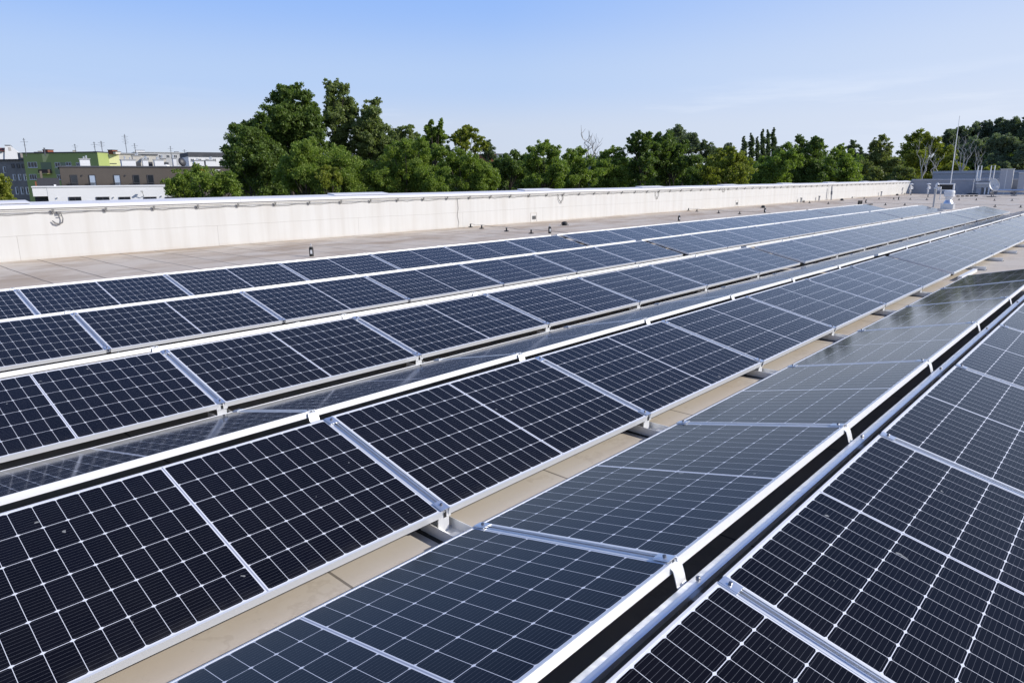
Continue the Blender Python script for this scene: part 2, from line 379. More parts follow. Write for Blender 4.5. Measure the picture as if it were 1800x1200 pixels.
ME_GLASS = MB().box((-a_, FW_+.0003, -.0068), (a_, W-FW_-.0003, -.0016)).mesh('glass_sheet', M_CELL)
ME_BOX = MB().box((-.06, W-.16, -.026), (.06, W-.07, -.0075)).mesh('junction_box', M_BLACK)
def panel_proto():
    t = thing('solar_panel', 'solar panel', 'solar panel')
    link('frame', ME_FRAME, t); link('glass_sheet', ME_GLASS, t)
    return t
def jx(k):                                        # world x of joint k
    return k*P + (0 if k <= -1 else .5*E1 if k == 0 else E1 if k < 9 else 1.5*E1 if k == 9 else 2*E1)
def pxc(k):                                       # centre of the panel right of joint k
    return (k+.5)*P + (0 if k < 0 else E1 if k < 9 else 2*E1)
def place(o, tent, face, x, extra=0.):
    if face == 'n': o.location = (x, RIDGE[tent]-GAP/2-WC, ZB); o.rotation_euler = (TILT, 0, 0)
    else: o.location = (x, RIDGE[tent]+GAP/2+WC, ZB); o.rotation_euler = (TILT, 0, PI)
ROWNAME = {(1, 'n'): ('farthest row by the wall', 'panels of the farthest row'),
           (2, 'n'): ('second row from the wall', 'panels of the second row'),
           (3, 'n'): ('third row from the wall', 'panels of the third row'),
           (4, 'n'): ('broad middle row', 'panels of the broad middle row'),
           (4, 'f'): ('dusty back slope below third row', 'panels of the middle back slope'),
           (5, 'f'): ('grey slope right of sandy strip', 'panels of the grey right slope'),
           (5, 'n'): ('right corner row', 'panels of the right corner row'),
           (1, 'f'): ('back slope behind farthest ridge', 'panels behind the farthest ridge'),
           (2, 'f'): ('back slope behind second ridge', 'panels behind the second ridge'),
           (3, 'f'): ('back slope behind third ridge', 'panels behind the third ridge')}
def where(k):
    if k < 0: return '%s left of nearer dark gap' % ORD[-k]
    if k < 9: return '%s right of nearer dark gap' % ORD[k+1]
    return '%s past farther dark gap' % ORD[k-8]
def wjoint(k):
    if k < 0: return '%s joint left of nearer dark gap' % ORD[-k]
    if k < 9: return '%s joint right of nearer dark gap' % ORD[k]
    return '%s joint past farther dark gap' % ORD[k-9]
proto = panel_proto(); first = True
# mounting rail lying in a joint: channel, two clamps with bolts
def rail_proto():
    t = thing('mounting_rail', 'rail', 'mounting rail')
    m = MB(); s = .0185
    m.box((-s, .004, -.030), (s, W-.004, -.022))                            # floor
    for q in (-1, 1):
        x0, x1 = sorted((q*s, q*.0075))
        m.box((x0, .0042, -.0218), (x1, W-.0042, -.0015))                   # shoulders either side of the slot
        x0, x1 = sorted((q*.0075, q*.0105)); m.box((x0, .0044, -.0013), (x1, W-.0044, .0022))   # raised lips
    ch = m.build('channel', M_RAIL, t)
    for y in (.0, W-.075):
        c = MB().box((-.0205, y, .0026), (.0205, y+.07, .0062)).box((-.0275, y, .0024), (-.0207, y+.07, .0048)).box((.0207, y, .0024), (.0275, y+.07, .0048))
        ce = c.build('clamp', M_RAIL, t)
        MB().lathe([(.007, .0064), (.007, .0145), (.005, .016)], (0, y+.037, 0), 8).build('bolt', M_STEEL, ce)
    return t
rail = rail_proto()
# ridge bracket carrying the upper edges of both slopes
def ridge_bracket(conduit):
    # origin on the ridge line; y towards the far slope positive
    h = GAP/2
    if conduit: path = [(h+.004, ZT-.01), (h-.016, ZT-.022), (h-.026, ZT-.05), (h-.034, ZT-.078), (h-.052, ZT-.096), (.012, ZT-.101), (-.03, ZT-.101), (-h+.012, ZT-.085), (-h+.004, ZT-.04)]
    else: path = [(h-.001, ZT-.004), (h-.014, ZT-.008), (h-.022, ZT-.030), (h-.030, ZT-.050), (h-.055, ZT-.058), (-.03, ZT-.058), (-h+.018, ZT-.052), (-h+.003, ZT-.04)]
    return MB().strip(path, -.032, .032, .003)
RB = {c: ridge_bracket(c).mesh('ridge_bracket', M_FRAME) for c in (0, 1)}
LEGM = MB().box((-.03, -.045, .003), (.03, -.041, ZT-.11)).box((-.03, .041, .003), (.03, .045, ZT-.11)).mesh('post', M_GALV)
# ridge bracket > post under it
def foot_proto():
    # one foot tray across a valley; local y=0 at the middle of the valley
    t = thing('support_foot', 'foot', 'mounting foot')
    m = MB(); hw = .235; s = .062
    m.box((-s, -hw, .004), (s, hw, .009))
    for q in (-1, 1):
        x0, x1 = sorted((q*s, q*(s-.004))); m.box((x0, -hw, .0092), (x1, hw, .058))
        x0, x1 = sorted((q*s, q*(s+.014))); m.box((x0, -hw, .0545), (x1, hw, .0578)) if 0 else None
    m.build('tray', M_FOOT, t)
    for q in (-1, 1):
        u = MB(); y = q*.132
        u.box((-.034, y-.003, .0095), (.034, y+.003, .098)); u.box((-.034, y+.0035*q-.022*(q > 0)*0, .0095), (.034, y+.0035*q+.03*q, .014)) if q > 0 else u.box((-.034, y-.034, .0095), (.034, y-.0035, .014))
        u.box((-.04, min(y-q*.004, y-q*.012), .085), (.04, max(y-q*.004, y-q*.012), .118))
        up = u.build('upright', M_FRAME, t)
        MB().box((-.007, y-q*.0165, .09), (.007, y-q*.0123, .116)).build('slot', M_BLACK, up)
    bl = MB().box((-.05, -.03, .0095), (-.012, .03, .052)); bl.build('connector', M_GREYPLASTIC, t)
    MB().box((-.085, -hw-.03, .0005), (.085, hw+.03, .0036)).build('rubber_mat', M_BLACK, t)
    return t
foot = foot_proto()
usedr = usedf = False
KR = list(range(-9, 13)); KJ = [k for k in range(-9, 13) if k not in (0, 9)]
for (tent, face) in ROWNAME:
    rn, gr = ROWNAME[(tent, face)]
    for k in (KR if tent < 5 else range(-9, 0)):
        if first: o = proto; first = False
        else: o = copy_tree(proto)
        place(o, tent, face, pxc(k) + random.uniform(-.002, .002))
        o.rotation_euler.x += random.uniform(-.002, .005); o.rotation_euler.y += random.uniform(-.0016, .0016)
        o['label'] = 'solar panel, %s, %s' % (rn, where(k)); o['group'] = gr
    for k in (KJ if tent < 5 else range(-9, 0)):
        if k == -9: continue
        if usedr is False: o = rail; usedr = True
        else: o = copy_tree(rail)
        place(o, tent, face, jx(k))
        o['label'] = 'metal rail, %s, %s' % (rn, wjoint(k)); o['group'] = 'rails of the ' + gr[10:]
for tent in RIDGE:
    nm = {1: 'farthest', 2: 'second', 3: 'third', 4: 'broad middle', 5: 'front right'}[tent]
    for k in ([q for q in KJ if q > -9] if tent < 5 else range(-8, 0)):
        o = thing('ridge_support', 'bent bracket on the %s ridge, %s' % (nm, wjoint(k)), 'bracket', (jx(k), RIDGE[tent], 0), (0, 0, 0), 'brackets along the %s ridge' % nm)
        link('ridge_bracket', RB[1 if tent == 5 else 0], o); link('post', LEGM, o)
for lo, hi, nm in ((4, 3, 'under the third row'), (5, 4, 'along the sandy strip'),):
    ym = ((RIDGE[hi]-GAP/2-WC) + (RIDGE[lo]+GAP/2+WC))/2
    for k in KJ:
        if k == -9: continue
        if usedf is False: o = foot; usedf = True
        else: o = copy_tree(foot)
        o.location = (jx(k), ym, 0)
        if lo == 5 and k > 0:                      # beyond the last panels of the right ridge only short stubs remain
            o.scale = (1, .6, 1); o.location.y += .09
            us = [c for c in o.children if c.name.startswith('upright')]
            for c in us[:1]:
                for cc in list(c.children): bpy.data.objects.remove(cc)
                bpy.data.objects.remove(c)
        o['label'] = 'metal foot %s, %s' % (nm, wjoint(k)); o['group'] = 'support feet ' + nm
# square conduit rail running in the front right ridge
cr_ = thing('cable_conduit', 'square bare aluminium rail running along the front right ridge gap', 'rail', (0, RIDGE[5], 0))
MB().prism([(-.018, ZT-.078), (.034, ZT-.078), (.034, ZT-.066), (.010, ZT-.062), (.006, ZT-.055), (-.018, ZT-.055)], -22, -.1).build('channel', M_RAIL, cr_)
for k in range(-8, 0):
    MB().lathe([(.009, ZT-.056), (.009, ZT-.046), (.006, ZT-.043)], (jx(k)+.03, .006, 0), 8).build('bolt', M_STEEL, cr_)
MB().prism([(-.5, .02), (-.44, .02), (-.44, .075), (-.5, .075)], 0, 1.3).build('tray', M_FOOT, tag(thing('cable_tray', 'short white cable tray lying under the middle row beside the dark gap', 'cable tray', (jx(0)+.1, -.72, 0)), 'short white cable tray lying under the middle row beside the dark gap', 'cable tray'))

# ------------------------------------------------------------------ small things on the roof and the parapet
rod = thing('conductor_rod', 'thin grey lightning conductor rod clipped along the white parapet under its coping', 'rod', (0, WY-.06, 1.10))
random.seed(5)
pts = [(x, random.uniform(-.004, .004), random.uniform(-.006, .006)) for x in np.arange(-21, FXW-.5, .55)]
MB().tube(pts, .0075, 6).build('rod', M_WIRE, rod)
clip = MB().box((-.022, -.018, -.02), (.022, .012, .02)).box((-.03, .0125, -.075), (.03, .053, -.03)).box((-.008, -.006, -.03), (.008, .02, -.0205)).mesh('clip', M_FIT)
x = -9.69
while x < 66:
    o = link('clip', clip, rod); o.location = (x, 0, 0); x += 1.1
cab = MB(); pts = []; x = -21.0
while x < 60:
    for j in range(6):
        u = j/6; pts.append((x+u*1.1, -.012, -.045 - .030*math.sin(PI*u)*random.uniform(.4, 1.5)))
    x += 1.1
tag(cab.tube(pts, .0055, 5).build('slack_cable', M_WIRE), 'thin slack cable sagging along the white parapet just below the conductor rod', 'cable').location = (0, WY-.012, 1.10)

hk = thing('cable_hook', 'curved grey conduit end hooked below a clamp near the left end of the parapet', 'conduit', (-8.46, WY-.05, 1.03))
MB().tube([(-.17, .01, -.17), (-.12, 0, -.225), (-.05, 0, -.25), (.02, -.01, -.22), (.045, -.01, -.13), (.02, 0, -.02)], [.010, .017, .018, .017, .012, .010], 8).build('conduit', M_FIT, hk, True)
MB().box((-.05, -.02, -.02), (.03, .03, .03)).build('clamp', M_FIT, hk)
MB().box((-.04, -.015, -.075), (.045, .0, -.06)).build('crosspiece', M_WIRE, hk)
for (wx, z0, lab) in ((9.9, 1.02, 'looped loose wire hanging on the parapet above and right of the square scupper'), (17.6, 1.0, 'looped loose wire hanging high on the far half of the parapet'), (24.9, 1.06, 'short kinked wire hanging on the parapet beyond the looped wires')):
    s = .5 if wx > 20 else 1
    pt = [(-.18, 0, .06), (-.1, -.01, -.03), (-.12, 0, -.12), (-.02, -.015, -.24*s), (.06, 0, -.32*s), (.1, -.01, -.2*s), (.17, 0, -.19*s), (.2, 0, -.06), (.12, 0, .05)]
    tag(MB().tube([Vector(q) for q in pt], .011, 6).build('loose_wire', M_WIRE), lab, 'wire').location = (wx, WY-.03, z0)
dw = MB().tube([(4.02, WY-.015, 1.05), (4.05, WY-.02, .7), (4.0, WY-.014, .45), (4.06, WY-.016, .2), (4.03, WY-.02, .01), (4.2, WY-.2, .006)], .006, 5).build('down_wire', M_WIRE)
tag(dw, 'thin vertical wire running down the parapet to the nearest line of black stands', 'wire')

def scupper(x, z, lab):
    t = thing('wall_scupper', lab, 'scupper', (x, WY, z))
    m = MB()
    for a, b in (((-.20, -.008, -.19), (-.185, -.002, .19)), ((.185, -.008, -.19), (.20, -.002, .19)), ((-.185, -.008, .175), (.185, -.002, .19)), ((-.185, -.008, -.19), (.185, -.002, -.175))): m.box(a, b)
    m.build('frame', mat_mottle('scupper_flashing', (.62, .58, .50), (.55, .5, .43)), t)
    g = MB(); g.box((-.09, -.006, -.08), (.14, -.0025, .06)); g.build('opening', M_BLACK, t)
    g = MB()
    for i in range(6): g.box((-.085+i*.042, -.014, -.08), (-.079+i*.042, -.0065, .06))
    g.build('grille', M_GALV, t)
scupper(8.22, .19, 'square overflow scupper with dark grille low in the white parapet, the nearer one')
scupper(26.79, .2, 'small overflow scupper low in the white parapet, the farther one')

# lightning conductor stands and their wires
ME_BASE = MB().lathe([(.085, 0), (.085, .022), (.05, .030), (.028, .036), (.024, .10), (.03, .105), (.03, .118), (.012, .124)], n=12).mesh('stand_base', M_BLACK, True)
ME_CLIP = MB().box((-.012, -.02, .118), (.012, .02, .136)).mesh('clip', M_GALV)
lines = [('nearest wire line crossing the roof', [(4.47, 15.0), (4.21, 14.15), (3.80, 12.54), (3.55, 11.21)]),
         ('second wire line crossing the roof', [(19.9, 14.13), (18.95, 12.44), (18.65, 11.21), (20.6, 15.0)]),
         ('third wire line crossing the roof', [(37.0, 15.05), (36.0, 14.6), (34.92, 13.84), (33.6, 12.18), (33.3, 8.74), (33.5, 7.73), (33.38, 3.21), (33.2, 2.03)]),
         ('fourth wire line crossing the roof', [(47.5, 15.0), (46.27, 13.73), (45.3, 12.38), (45.5, 11.41), (45.42, 10.27), (45.2, 9.13), (45.43, 7.14), (45.7, 6.14), (45.2, 4.98), (45.5, 4.02)]),
         ('last wire line before the grey end wall', [(62.8, 14.9), (59.84, 13.64)])]
firsts = None
for nm, pl in lines:
    pl = sorted(pl, key=lambda q: -q[1])
    for i, (x, y) in enumerate(pl):
        t = thing('conductor_stand', 'black roof stand, %s from the parapet on the %s' % (ORD[i+1], nm.replace(' crossing the roof', '').replace(' before the grey end wall', '')), 'stand', (x, y, 0), (0, 0, random.uniform(0, 3)), 'conductor stands on the ' + nm)
        link('stand_base', ME_BASE, t); link('clip', ME_CLIP, t)
    wp = []
    for i, (x, y) in enumerate(pl):
        wp.append((x, y, .14))
        if i < len(pl)-1: wp.append(((x+pl[i+1][0])/2, (y+pl[i+1][1])/2, .10))
    x, y = pl[-1]; wp.append((x, y-1.5 if nm[0] in 'ns' else y-.4, .10))
    tag(MB().tube(wp, .006, 5).build('conductor_wire', M_WIRE), 'thin wire strung over the black stands of the ' + nm.replace(' before the grey end wall', ''), 'wire', 'wires across the roof')
for i, x in enumerate((-4.62, 3.99, 12.2, 20.58, 36.62, 44.42, 53.26)):
    t = thing('marker_post', 'short black post with pale sticker behind the farthest row, %s from the left' % ORD[i+1], 'post', (x, 10.8, 0), (0, 0, -.6), 'marker posts behind the farthest row')
    MB().lathe([(.05, 0), (.05, .19), (.042, .20), (.042, .215), (.012, .22)], n=12).build('body', M_BLACK, t, False)
    MB().box((-.022, -.0535, .06), (.022, -.0500, .15)).build('sticker', M_WHITEPAINT, t)
    MB().tube([(0, 0, .218), (0, 0, .30)], .009, 6).lathe([(.018, .25), (.018, .272)], n=8).build('tip_rod', M_GALV, t)
for (x, y, lab) in ((7.39, 12.92, 'black domed roof vent nearest the camera, between parapet and farthest row'), (25.97, 13.2, 'black domed roof vent in the middle of the bare roof strip'), (41.27, 13.8, 'flat black domed roof vent, third along the bare strip'), (58.3, 14.4, 'black domed roof vent farthest away, near the end wall corner')):
    t = thing('roof_vent', lab, 'roof vent', (x, y, 0), (0, 0, 0), 'black domed vents')
    MB().lathe([(.17, .001), (.17, .012), (.10, .016), (.09, .04)], n=18).build('flange', M_BLACK, t)
    MB().lathe([(.125, .045), (.125, .06), (.11, .105), (.07, .135), (.01, .145)], n=18).build('cap', M_BLACK, t, True)
for x in (2.6, 22.6, 31.4):
    pass
sl = thing('loose_battens', 'dark flat battens lying on the roof just behind the farthest row far away', 'battens', (31.5, 9.6, 0))
MB().box((-2.2, -.05, .004), (-.5, .05, .07)).box((.2, -.05, .004), (2.2, .05, .07)).build('batten', M_BLACK, sl); MB().box((-.45, -.05, .004), (-.3, .05, .32)).box((-.3, -.05, .27), (-.05, .05, .32)).box((-.05, -.05, .004), (.08, .05, .32)).build('bracket', M_BLACK, sl)

t = thing('leaning_pole', 'short grey pole with dark middle band standing against the far parapet', 'pole', (42.3, 14.9, 0))
MB().tube([(0, 0, 0), (.0, .02, .45)], .055, 8).tube([(0, .02, .62), (0, .04, 1.0)], .06, 8).build('pole', M_GREYPLASTIC, t); MB().tube([(0, .02, .4), (0, .03, .66)], .07, 8).build('band', M_STEEL, t)
for (x, y, h, lab) in ((36.5, 15.0, .3, 'small stub pipe at the foot of the far parapet, left of the leaning pole'), (40, 15.0, .35, 'small stub pipe at the foot of the parapet beside the leaning pole'), (55.5, 15.0, .4, 'small grey stub pipe on the far parapet foot near the corner')):
    t = thing('stub_pipe', lab, 'pipe', (x, y, 0)); MB().tube([(0, 0, 0), (.02, 0, h)], .06, 8).build('pipe', M_GREYPLASTIC, t); MB().lathe([(.08, h-.06), (.08, h)], n=8).build('cap', M_STEEL, t)
for (x, y, lab) in ((63.6, 14.6, 'slim white vent pipe in the corner of parapet and end wall, left of two'), (64.6, 13.3, 'slim white vent pipe in front of the grey end wall, right of two')):
    t = thing('vent_pipe', lab, 'vent pipe', (x, y, 0))
    MB().tube([(0, 0, 0), (0, 0, .9)], .07, 8).build('pipe', M_WHITEPAINT, t)
    MB().lathe([(.16, .5), (.07, .62)], n=10).lathe([(.2, .92), (.2, .96), (.05, 1.03)], n=10).tube([(0, 0, .72), (.12, -.12, .68), (.14, -.14, .5)], .05, 6).build('hood', M_WHITEPAINT, t)

# cowl vent beyond the end of the second row
t = thing('chimney_vent', 'shiny metal cowl vent on a square base beyond the end of the second row', 'vent', (29.6, 4.75, 0), (0, 0, 0))
MB().box((-.36, -.40, 0), (.36, .40, .33)).box((-.40, -.44, .331), (.40, .44, .37)).build('base', M_GALV, t)
MB().lathe([(.33, .371), (.32, .42), (.2, .62), (.2, .64)], n=20).build('cone', M_RAIL, t, False)
MB().lathe([(.2, .642), (.24, .80), (.24, .84), (.34, .87), (.34, 1.02), (.31, 1.03), (.31, 1.05), (.35, 1.06), (.35, 1.22), (.32, 1.27), (.1, 1.29)], n=20).build('cowl', M_WHITEPAINT, t)
t.scale = (.72, .72, .74)
# camera pole left of it
c0 = at(1641, 362, 45.5)
t = thing('camera_pole', 'thin grey pole carrying a small white camera, left of the cowl vent', 'pole', (c0.x, c0.y, 0))
MB().tube([(0, 0, 0), (0, 0, 1.02)], .055, 8).build('pole', M_GREYPLASTIC, t)
MB().box((-.2, -.05, 1.0), (.02, .05, 1.04)).box((-.05, -.1, 1.04), (.06, .1, 1.07)).build('arm', M_GALV, t)
cm = MB().lathe([(.09, 1.08), (.1, 1.2), (.09, 1.28), (.03, 1.33)], (0, -.05, 0), 10).box((-.05, -.26, .98), (.04, -.16, 1.12)).build('camera_head', M_WHITEPAINT, t)
MB().lathe([(.06, 1.14), (.06, 1.22)], (-.06, -.13, 0), 8).build('lens', M_BLACK, cm)
# dark panel in a pale frame and the mast behind it
c0 = at(1661, 345, 60)
yb = math.atan2(-1, 0)
t = thing('floodlight_panel', 'dark square panel in a pale frame on a stand behind the cowl vent', 'panel', (c0.x, c0.y, 0), (0, 0, 0))
m = MB()
def zpx(py, px, dist): return at(px, py, dist).z
hw = 10.5*60/FPX; zb, zt_ = zpx(335, 1661, 60), zpx(322.5, 1661, 60)
m.box((-.06, -hw, zb), (.06, -hw+.09, zt_)).box((-.06, hw-.09, zb), (.06, hw, zt_)).box((-.06, -hw+.09, zt_-.08), (.06, hw-.09, zt_)).box((-.06, -hw+.09, zb), (.06, hw-.09, zb+.06)); m.build('frame', M_WHITEPAINT, t)
MB().box((-.03, -hw+.092, zb+.062), (.03, hw-.092, zt_-.082)).build('screen', M_BLACK, t)
MB().tube([(0, -.3, 0), (0, -.3, zb)], .04, 6).tube([(0, .3, 0), (0, .3, zb)], .04, 6).build('leg', M_GALV, t)
c0 = at(1668, 343, 62)
t = thing('mast', 'very thin tall white mast rising above the dark square panel', 'mast', (c0.x, c0.y, 0))
MB().tube([(0, 0, 0), (0, 0, 3.0), (0, 0, 6.0)], [.035, .03, .02], 6).build('pole', M_WHITEPAINT, t)
MB().box((-.2, -.2, 0), (.2, .2, .06)).build('base', M_GALV, t)
# dish
dc = at(1744, 346, 69); cz = zpx(325.5, 1744, 69)
t = thing('satellite_dish', 'round pale satellite dish on a stand before the grey end wall', 'satellite dish', (dc.x, dc.y, 0), (0, 0, rad(-55)))
m = MB(); n = 20; vs = []
for j, (r, d) in enumerate(((.001, .0), (.2, .03), (.36, .085), (.46, .15))):
    for k in range(n): a = 2*PI*k/n; vs.append((r*math.cos(a)*.86, -d*1.0+.1, r*math.sin(a)*1.12))
o_ = len(vs); vs += [(x, y+.02, z) for x, y, z in vs]
fs = []
for j in range(3):
    for k in range(n):
        q = (j*n+k, j*n+(k+1) % n, (j+1)*n+(k+1) % n, (j+1)*n+k); fs.append(q); fs.append(tuple(o_+i for i in reversed(q)))
for k in range(n): fs.append((3*n+k, 3*n+(k+1) % n, o_+3*n+(k+1) % n, o_+3*n+k))
dm = m.add(vs, fs).build('reflector', newmat('dish_paint', (.62, .62, .60), .45), t, True); dm.location = (0, 0, cz); dm.rotation_euler = (rad(-22), 0, 0)
MB().tube([(0, .12, 0), (0, .12, cz)], .05, 8).tube([(-.35, .12, .03), (.35, .12, .03)], .03, 6).tube([(0, -.25, .03), (0, .45, .03)], .03, 6).tube([(.2, .12, .03), (0, .12, .5)], .025, 6).build('stand', M_STEEL, t)
MB().box((-.5, -.35, .001), (.5, .55, .012)).build('base_plate', M_BLACK, t)
ar = MB().tube([(0, 0, cz-.42), (-.05, -.62, cz-.15)], .022, 6).build('arm', M_GALV, t)
MB().box((-.11, -.7, cz-.2), (0.01, -.58, cz-.05)).build('receiver', M_WHITEPAINT, ar)
# big grey slab chimneys
for (xa, xb, yt, dist, lab) in ((1756, 1774, 297, 84, 'tall grey rectangular duct with one bright sunlit edge right of the dish'), (1790, 1808, 303.5, 88, 'grey rectangular duct cut by the right edge of the photo')):
    c0 = atx((xa+xb)/2, 338, FXW-1.0); dist = math.hypot(c0.x-CAM.x, c0.y-CAM.y); wd = (xb-xa-3)*dist/FPX; h = zpx(yt, (xa+xb)/2, dist)
    t = thing('exhaust_duct', lab, 'duct', (c0.x, c0.y, 0), (0, 0, rad(3)))
    MB().box((-.3, -wd/2, .05), (.3, wd/2, h-.04)).build('casing', M_GREYPAINT, t)
    MB().box((-.36, -wd/2-.06, h-.038), (.36, wd/2+.06, h)).build('cap', M_GALV, t)
    MB().box((-.4, -wd/2-.1, 0), (.4, wd/2+.1, .048)).build('base', M_GREYPLASTIC, t)
    MB().box((-.305, -.02, .06), (-.3005, .02, h-.05)).build('seam', M_GALV, t)
c0 = at(1785, 342, 74)
t = thing('pipe_run', 'low silver pipe on small stands in front of the ducts', 'pipes', (c0.x, c0.y, 0), (0, 0, rad(2)))
MB().tube([(0, -2.6, .45), (0, 1.6, .45), (.1, 1.75, .3), (.6, 1.8, .25)], .09, 8).tube([(.3, -2.6, .38), (.35, 1.3, .36)], .07, 8).build('pipe', M_GALV, t)
for y in (-1.8, .1): MB().box((-.25, y-.2, .0), (.4, y+.2, .05)).box((-.03, y-.03, .05), (.03, y+.03, .4)).box((.2, y-.03, .05), (.26, y+.03, .34)).build('stand', M_STEEL, t)
MB().box((-.1, -1.2, .55), (.35, -.6, .95)).build('valve_box', M_STEEL, t)
c0 = atx(1727, 341, FXW-.9)
t = thing('service_cabinet', 'small pale cabinet on white legs beneath the end wall ladder', 'cabinet', (c0.x, c0.y, 0))
MB().box((-.35, -.55, .62), (.35, .55, .95)).build('case', M_GREYPLASTIC, t); MB().box((-.4, -.6, .955), (.4, .6, 1.05)).build('lid', M_WHITEPAINT, t)
MB().box((-.3, .1, 0), (.3, .5, .618)).build('plinth', M_GREYPAINT, t)
for y in (-.5, -.2): MB().box((-.36, y-.05, 0), (-.28, y+.05, .617)).build('leg', M_WHITEPAINT, t)
# ladder over the end wall
c0 = atx(1729, 330, FXW-.12)
t = thing('access_ladder', 'metal access ladder with two tall handrail hoops over the grey end wall', 'ladder', (FXW-.12, c0.y, 0))
hw = .52; zt_ = 2.62
m = MB()
for s in (-1, 1): m.tube([(-.06, s*hw, .02), (-.06, s*hw, 1.5)], .03, 6)
for i in range(6): m.tube([(-.06, -hw, .25+i*.25), (-.06, hw, .25+i*.25)], .02, 6)
m.build('rungs', M_GALV, t)
for s in (-1, 1):
    MB().tube([(-.06, s*hw-.14, 1.3), (-.06, s*hw-.14, zt_), (-.06, s*hw+.14, zt_), (-.06, s*hw+.14, 1.3)], .045, 6).box((-.1, s*hw-.18, 1.22), (-.02, s*hw+.18, 1.32)).build('handrail', M_WHITEPAINT, t)
c0 = at(1709, 340, 78)
t = thing('thin_post', 'thin pale post with a dark round foot before the end wall', 'post', (c0.x, c0.y, 0)); MB().tube([(0, 0, 0), (0, 0, 1.4)], .035, 6).build('pole', M_GALV, t); MB().lathe([(.5, .002), (.5, .05), (.3, .12), (.05, .14)], n=14).build('foot', M_BLACK, t)
c0 = at(1700, 342, 70)
t = thing('cable_blocks', 'row of small dark rubber blocks on the roof before the end wall', 'blocks', (c0.x, c0.y, 0), (0, 0, rad(60)))
for i in range(5): MB().box((-.1, -1.1+i*.5, .001), (.1, -.95+i*.5, .09)).build('block', M_BLACK, t)

# ------------------------------------------------------------------ houses beyond the parapet
class Facade:
    def __init__(s, name, label, cat, px, dist, face, group=None):
        s.O = at(px, 326, dist); s.O.z = 0
        s.n = Vector((math.cos(face), math.sin(face), 0)); s.t = Vector((-s.n.y, s.n.x, 0))
        s.root = thing(name, label, cat, s.O, (0, 0, math.atan2(s.t.y, s.t.x)), group)
    def loc(s, px, py):
        v = ray(px, py); k = (s.O-CAM).dot(s.n)/v.dot(s.n); p = CAM + v*k
        return (p-s.O).dot(s.t), p.z
    def wall(s, name, m, x0, x1, ytop, depth, zb=-11.98, y0=0, ybot=None):
        a, zt = s.loc(x0, ytop); b, _ = s.loc(x1, ytop); z0 = zb if ybot is None else s.loc(x0, ybot)[1]
        return MB().box((a, y0, z0), (b, y0+depth, zt)).build(name, m, s.root)
    def window(s, x0, y0, x1, y1, mull=1, fr=M_WFRAME, gl=M_GLASS, sill=False):
        a, zt = s.loc(x0, y0); b, _ = s.loc(x1, y0); _, zb = s.loc(x0, y1); w = .07
        m = MB().box((a, -.06, zb), (a+w, -.004, zt)).box((b-w, -.06, zb), (b, -.004, zt)).box((a+w, -.06, zt-w), (b-w, -.004, zt)).box((a+w, -.06, zb), (b-w, -.004, zb+w))
        for i in range(mull):
            c = a + (b-a)*(i+1)/(mull+1); m.box((c-w/2, -.055, zb+w), (c+w/2, -.0045, zt-w))
        f = m.build('window', fr, s.root)
        MB().box((a+w-.002, -.035, zb+w-.002), (b-w+.002, -.008, zt-w+.002)).build('pane', gl, f)
        if sill: MB().box((a-.1, -.16, zb-.07), (b+.1, -.004, zb-.002)).build('sill', M_WFRAME, f)
        return f
    def part(s, name, m, x0, y0, x1, y1, d0, d1, par=None):
        a, zt = s.loc(x0, y0); b, _ = s.loc(x1, y0); _, zb = s.loc(x0, y1)
        return MB().box((a, d0, zb), (b, d1, zt)).build(name, m, par or s.root)
FS = rad(-104)      # facades that face the sun
FA = rad(-144)      # facades turned away from it
m_brown = mat_mottle('brown_grey_render', (.098, .083, .070), (.085, .074, .063), .4)
m_white = mat_mottle('white_render', (.80, .80, .80), (.76, .76, .76), .3)
m_green = mat_mottle('green_render', (.35, .42, .15), (.32, .39, .135), .3)
m_lime = mat_mottle('lime_render_and_sun_patch', (.66, .68, .30), (.60, .62, .26), .3)  # lime walls, and the painted patch of sun on the green block
m_grey = mat_mottle('old_grey_plaster', (.27, .25, .23), (.18, .17, .165), .5)
m_cream = mat_mottle('cream_render', (.62, .58, .50), (.54, .51, .45), .3)
m_pale = mat_mottle('pale_concrete', (.52, .52, .51), (.46, .46, .46), .3)
m_tile = mat_mottle('red_roof_tile', (.26, .085, .05), (.19, .07, .045), 2)
m_slate = mat_mottle('dark_roof_felt', (.07, .075, .085), (.10, .10, .11), 1)
m_bluegl = newmat('pale_window_blind', (.32, .38, .46), .3)
M_ANT = newmat('antenna_metal', (.16, .16, .17), .5, .6)

wb = Facade('white_block', 'white low building with a strip of dark windows just over the parapet', 'building', 180, 80, FS)
wb.wall('wall', m_white, 82, 318, 330, 11.0)
wb.part('wall_top', m_white, 56, 330, 82, 345.5, .02, 10.8)
wb.part('loggia_wall', m_slate, 60, 345.6, 82, 372, 1.6, 6)
for x0, x1 in ((120.5, 142.5), (168.5, 192), (208.5, 229), (252.5, 275), (290, 310)): wb.window(x0, 346.2, x1, 354.5, 1, M_DARKFRAME)
a, z = wb.loc(55, 330); b, _ = wb.loc(319, 330)
MB().box((a, -.06, z+.004), (b, 11.1, z+.12)).build('roof_edge', m_white, wb.root)
for x, y in ((100, 347), (158, 352.5), (199, 346), (283, 344)): wb.part('wall_lamp', M_GREYPLASTIC, x, y, x+1.6, y+1.6, -.15, -.004)
ca = wb.loc(248.5, 337); cb = wb.loc(252.5, 345)
MB().tube([(cb[0], -.004, cb[1]), (cb[0], -.3, cb[1]+.1), (ca[0], -.5, ca[1])], .035, 5).box((ca[0]-.1, -.65, ca[1]-.03), (ca[0]+.1, -.35, ca[1]+.09)).build('lamp_arm', M_GREYPLASTIC, wb.root)

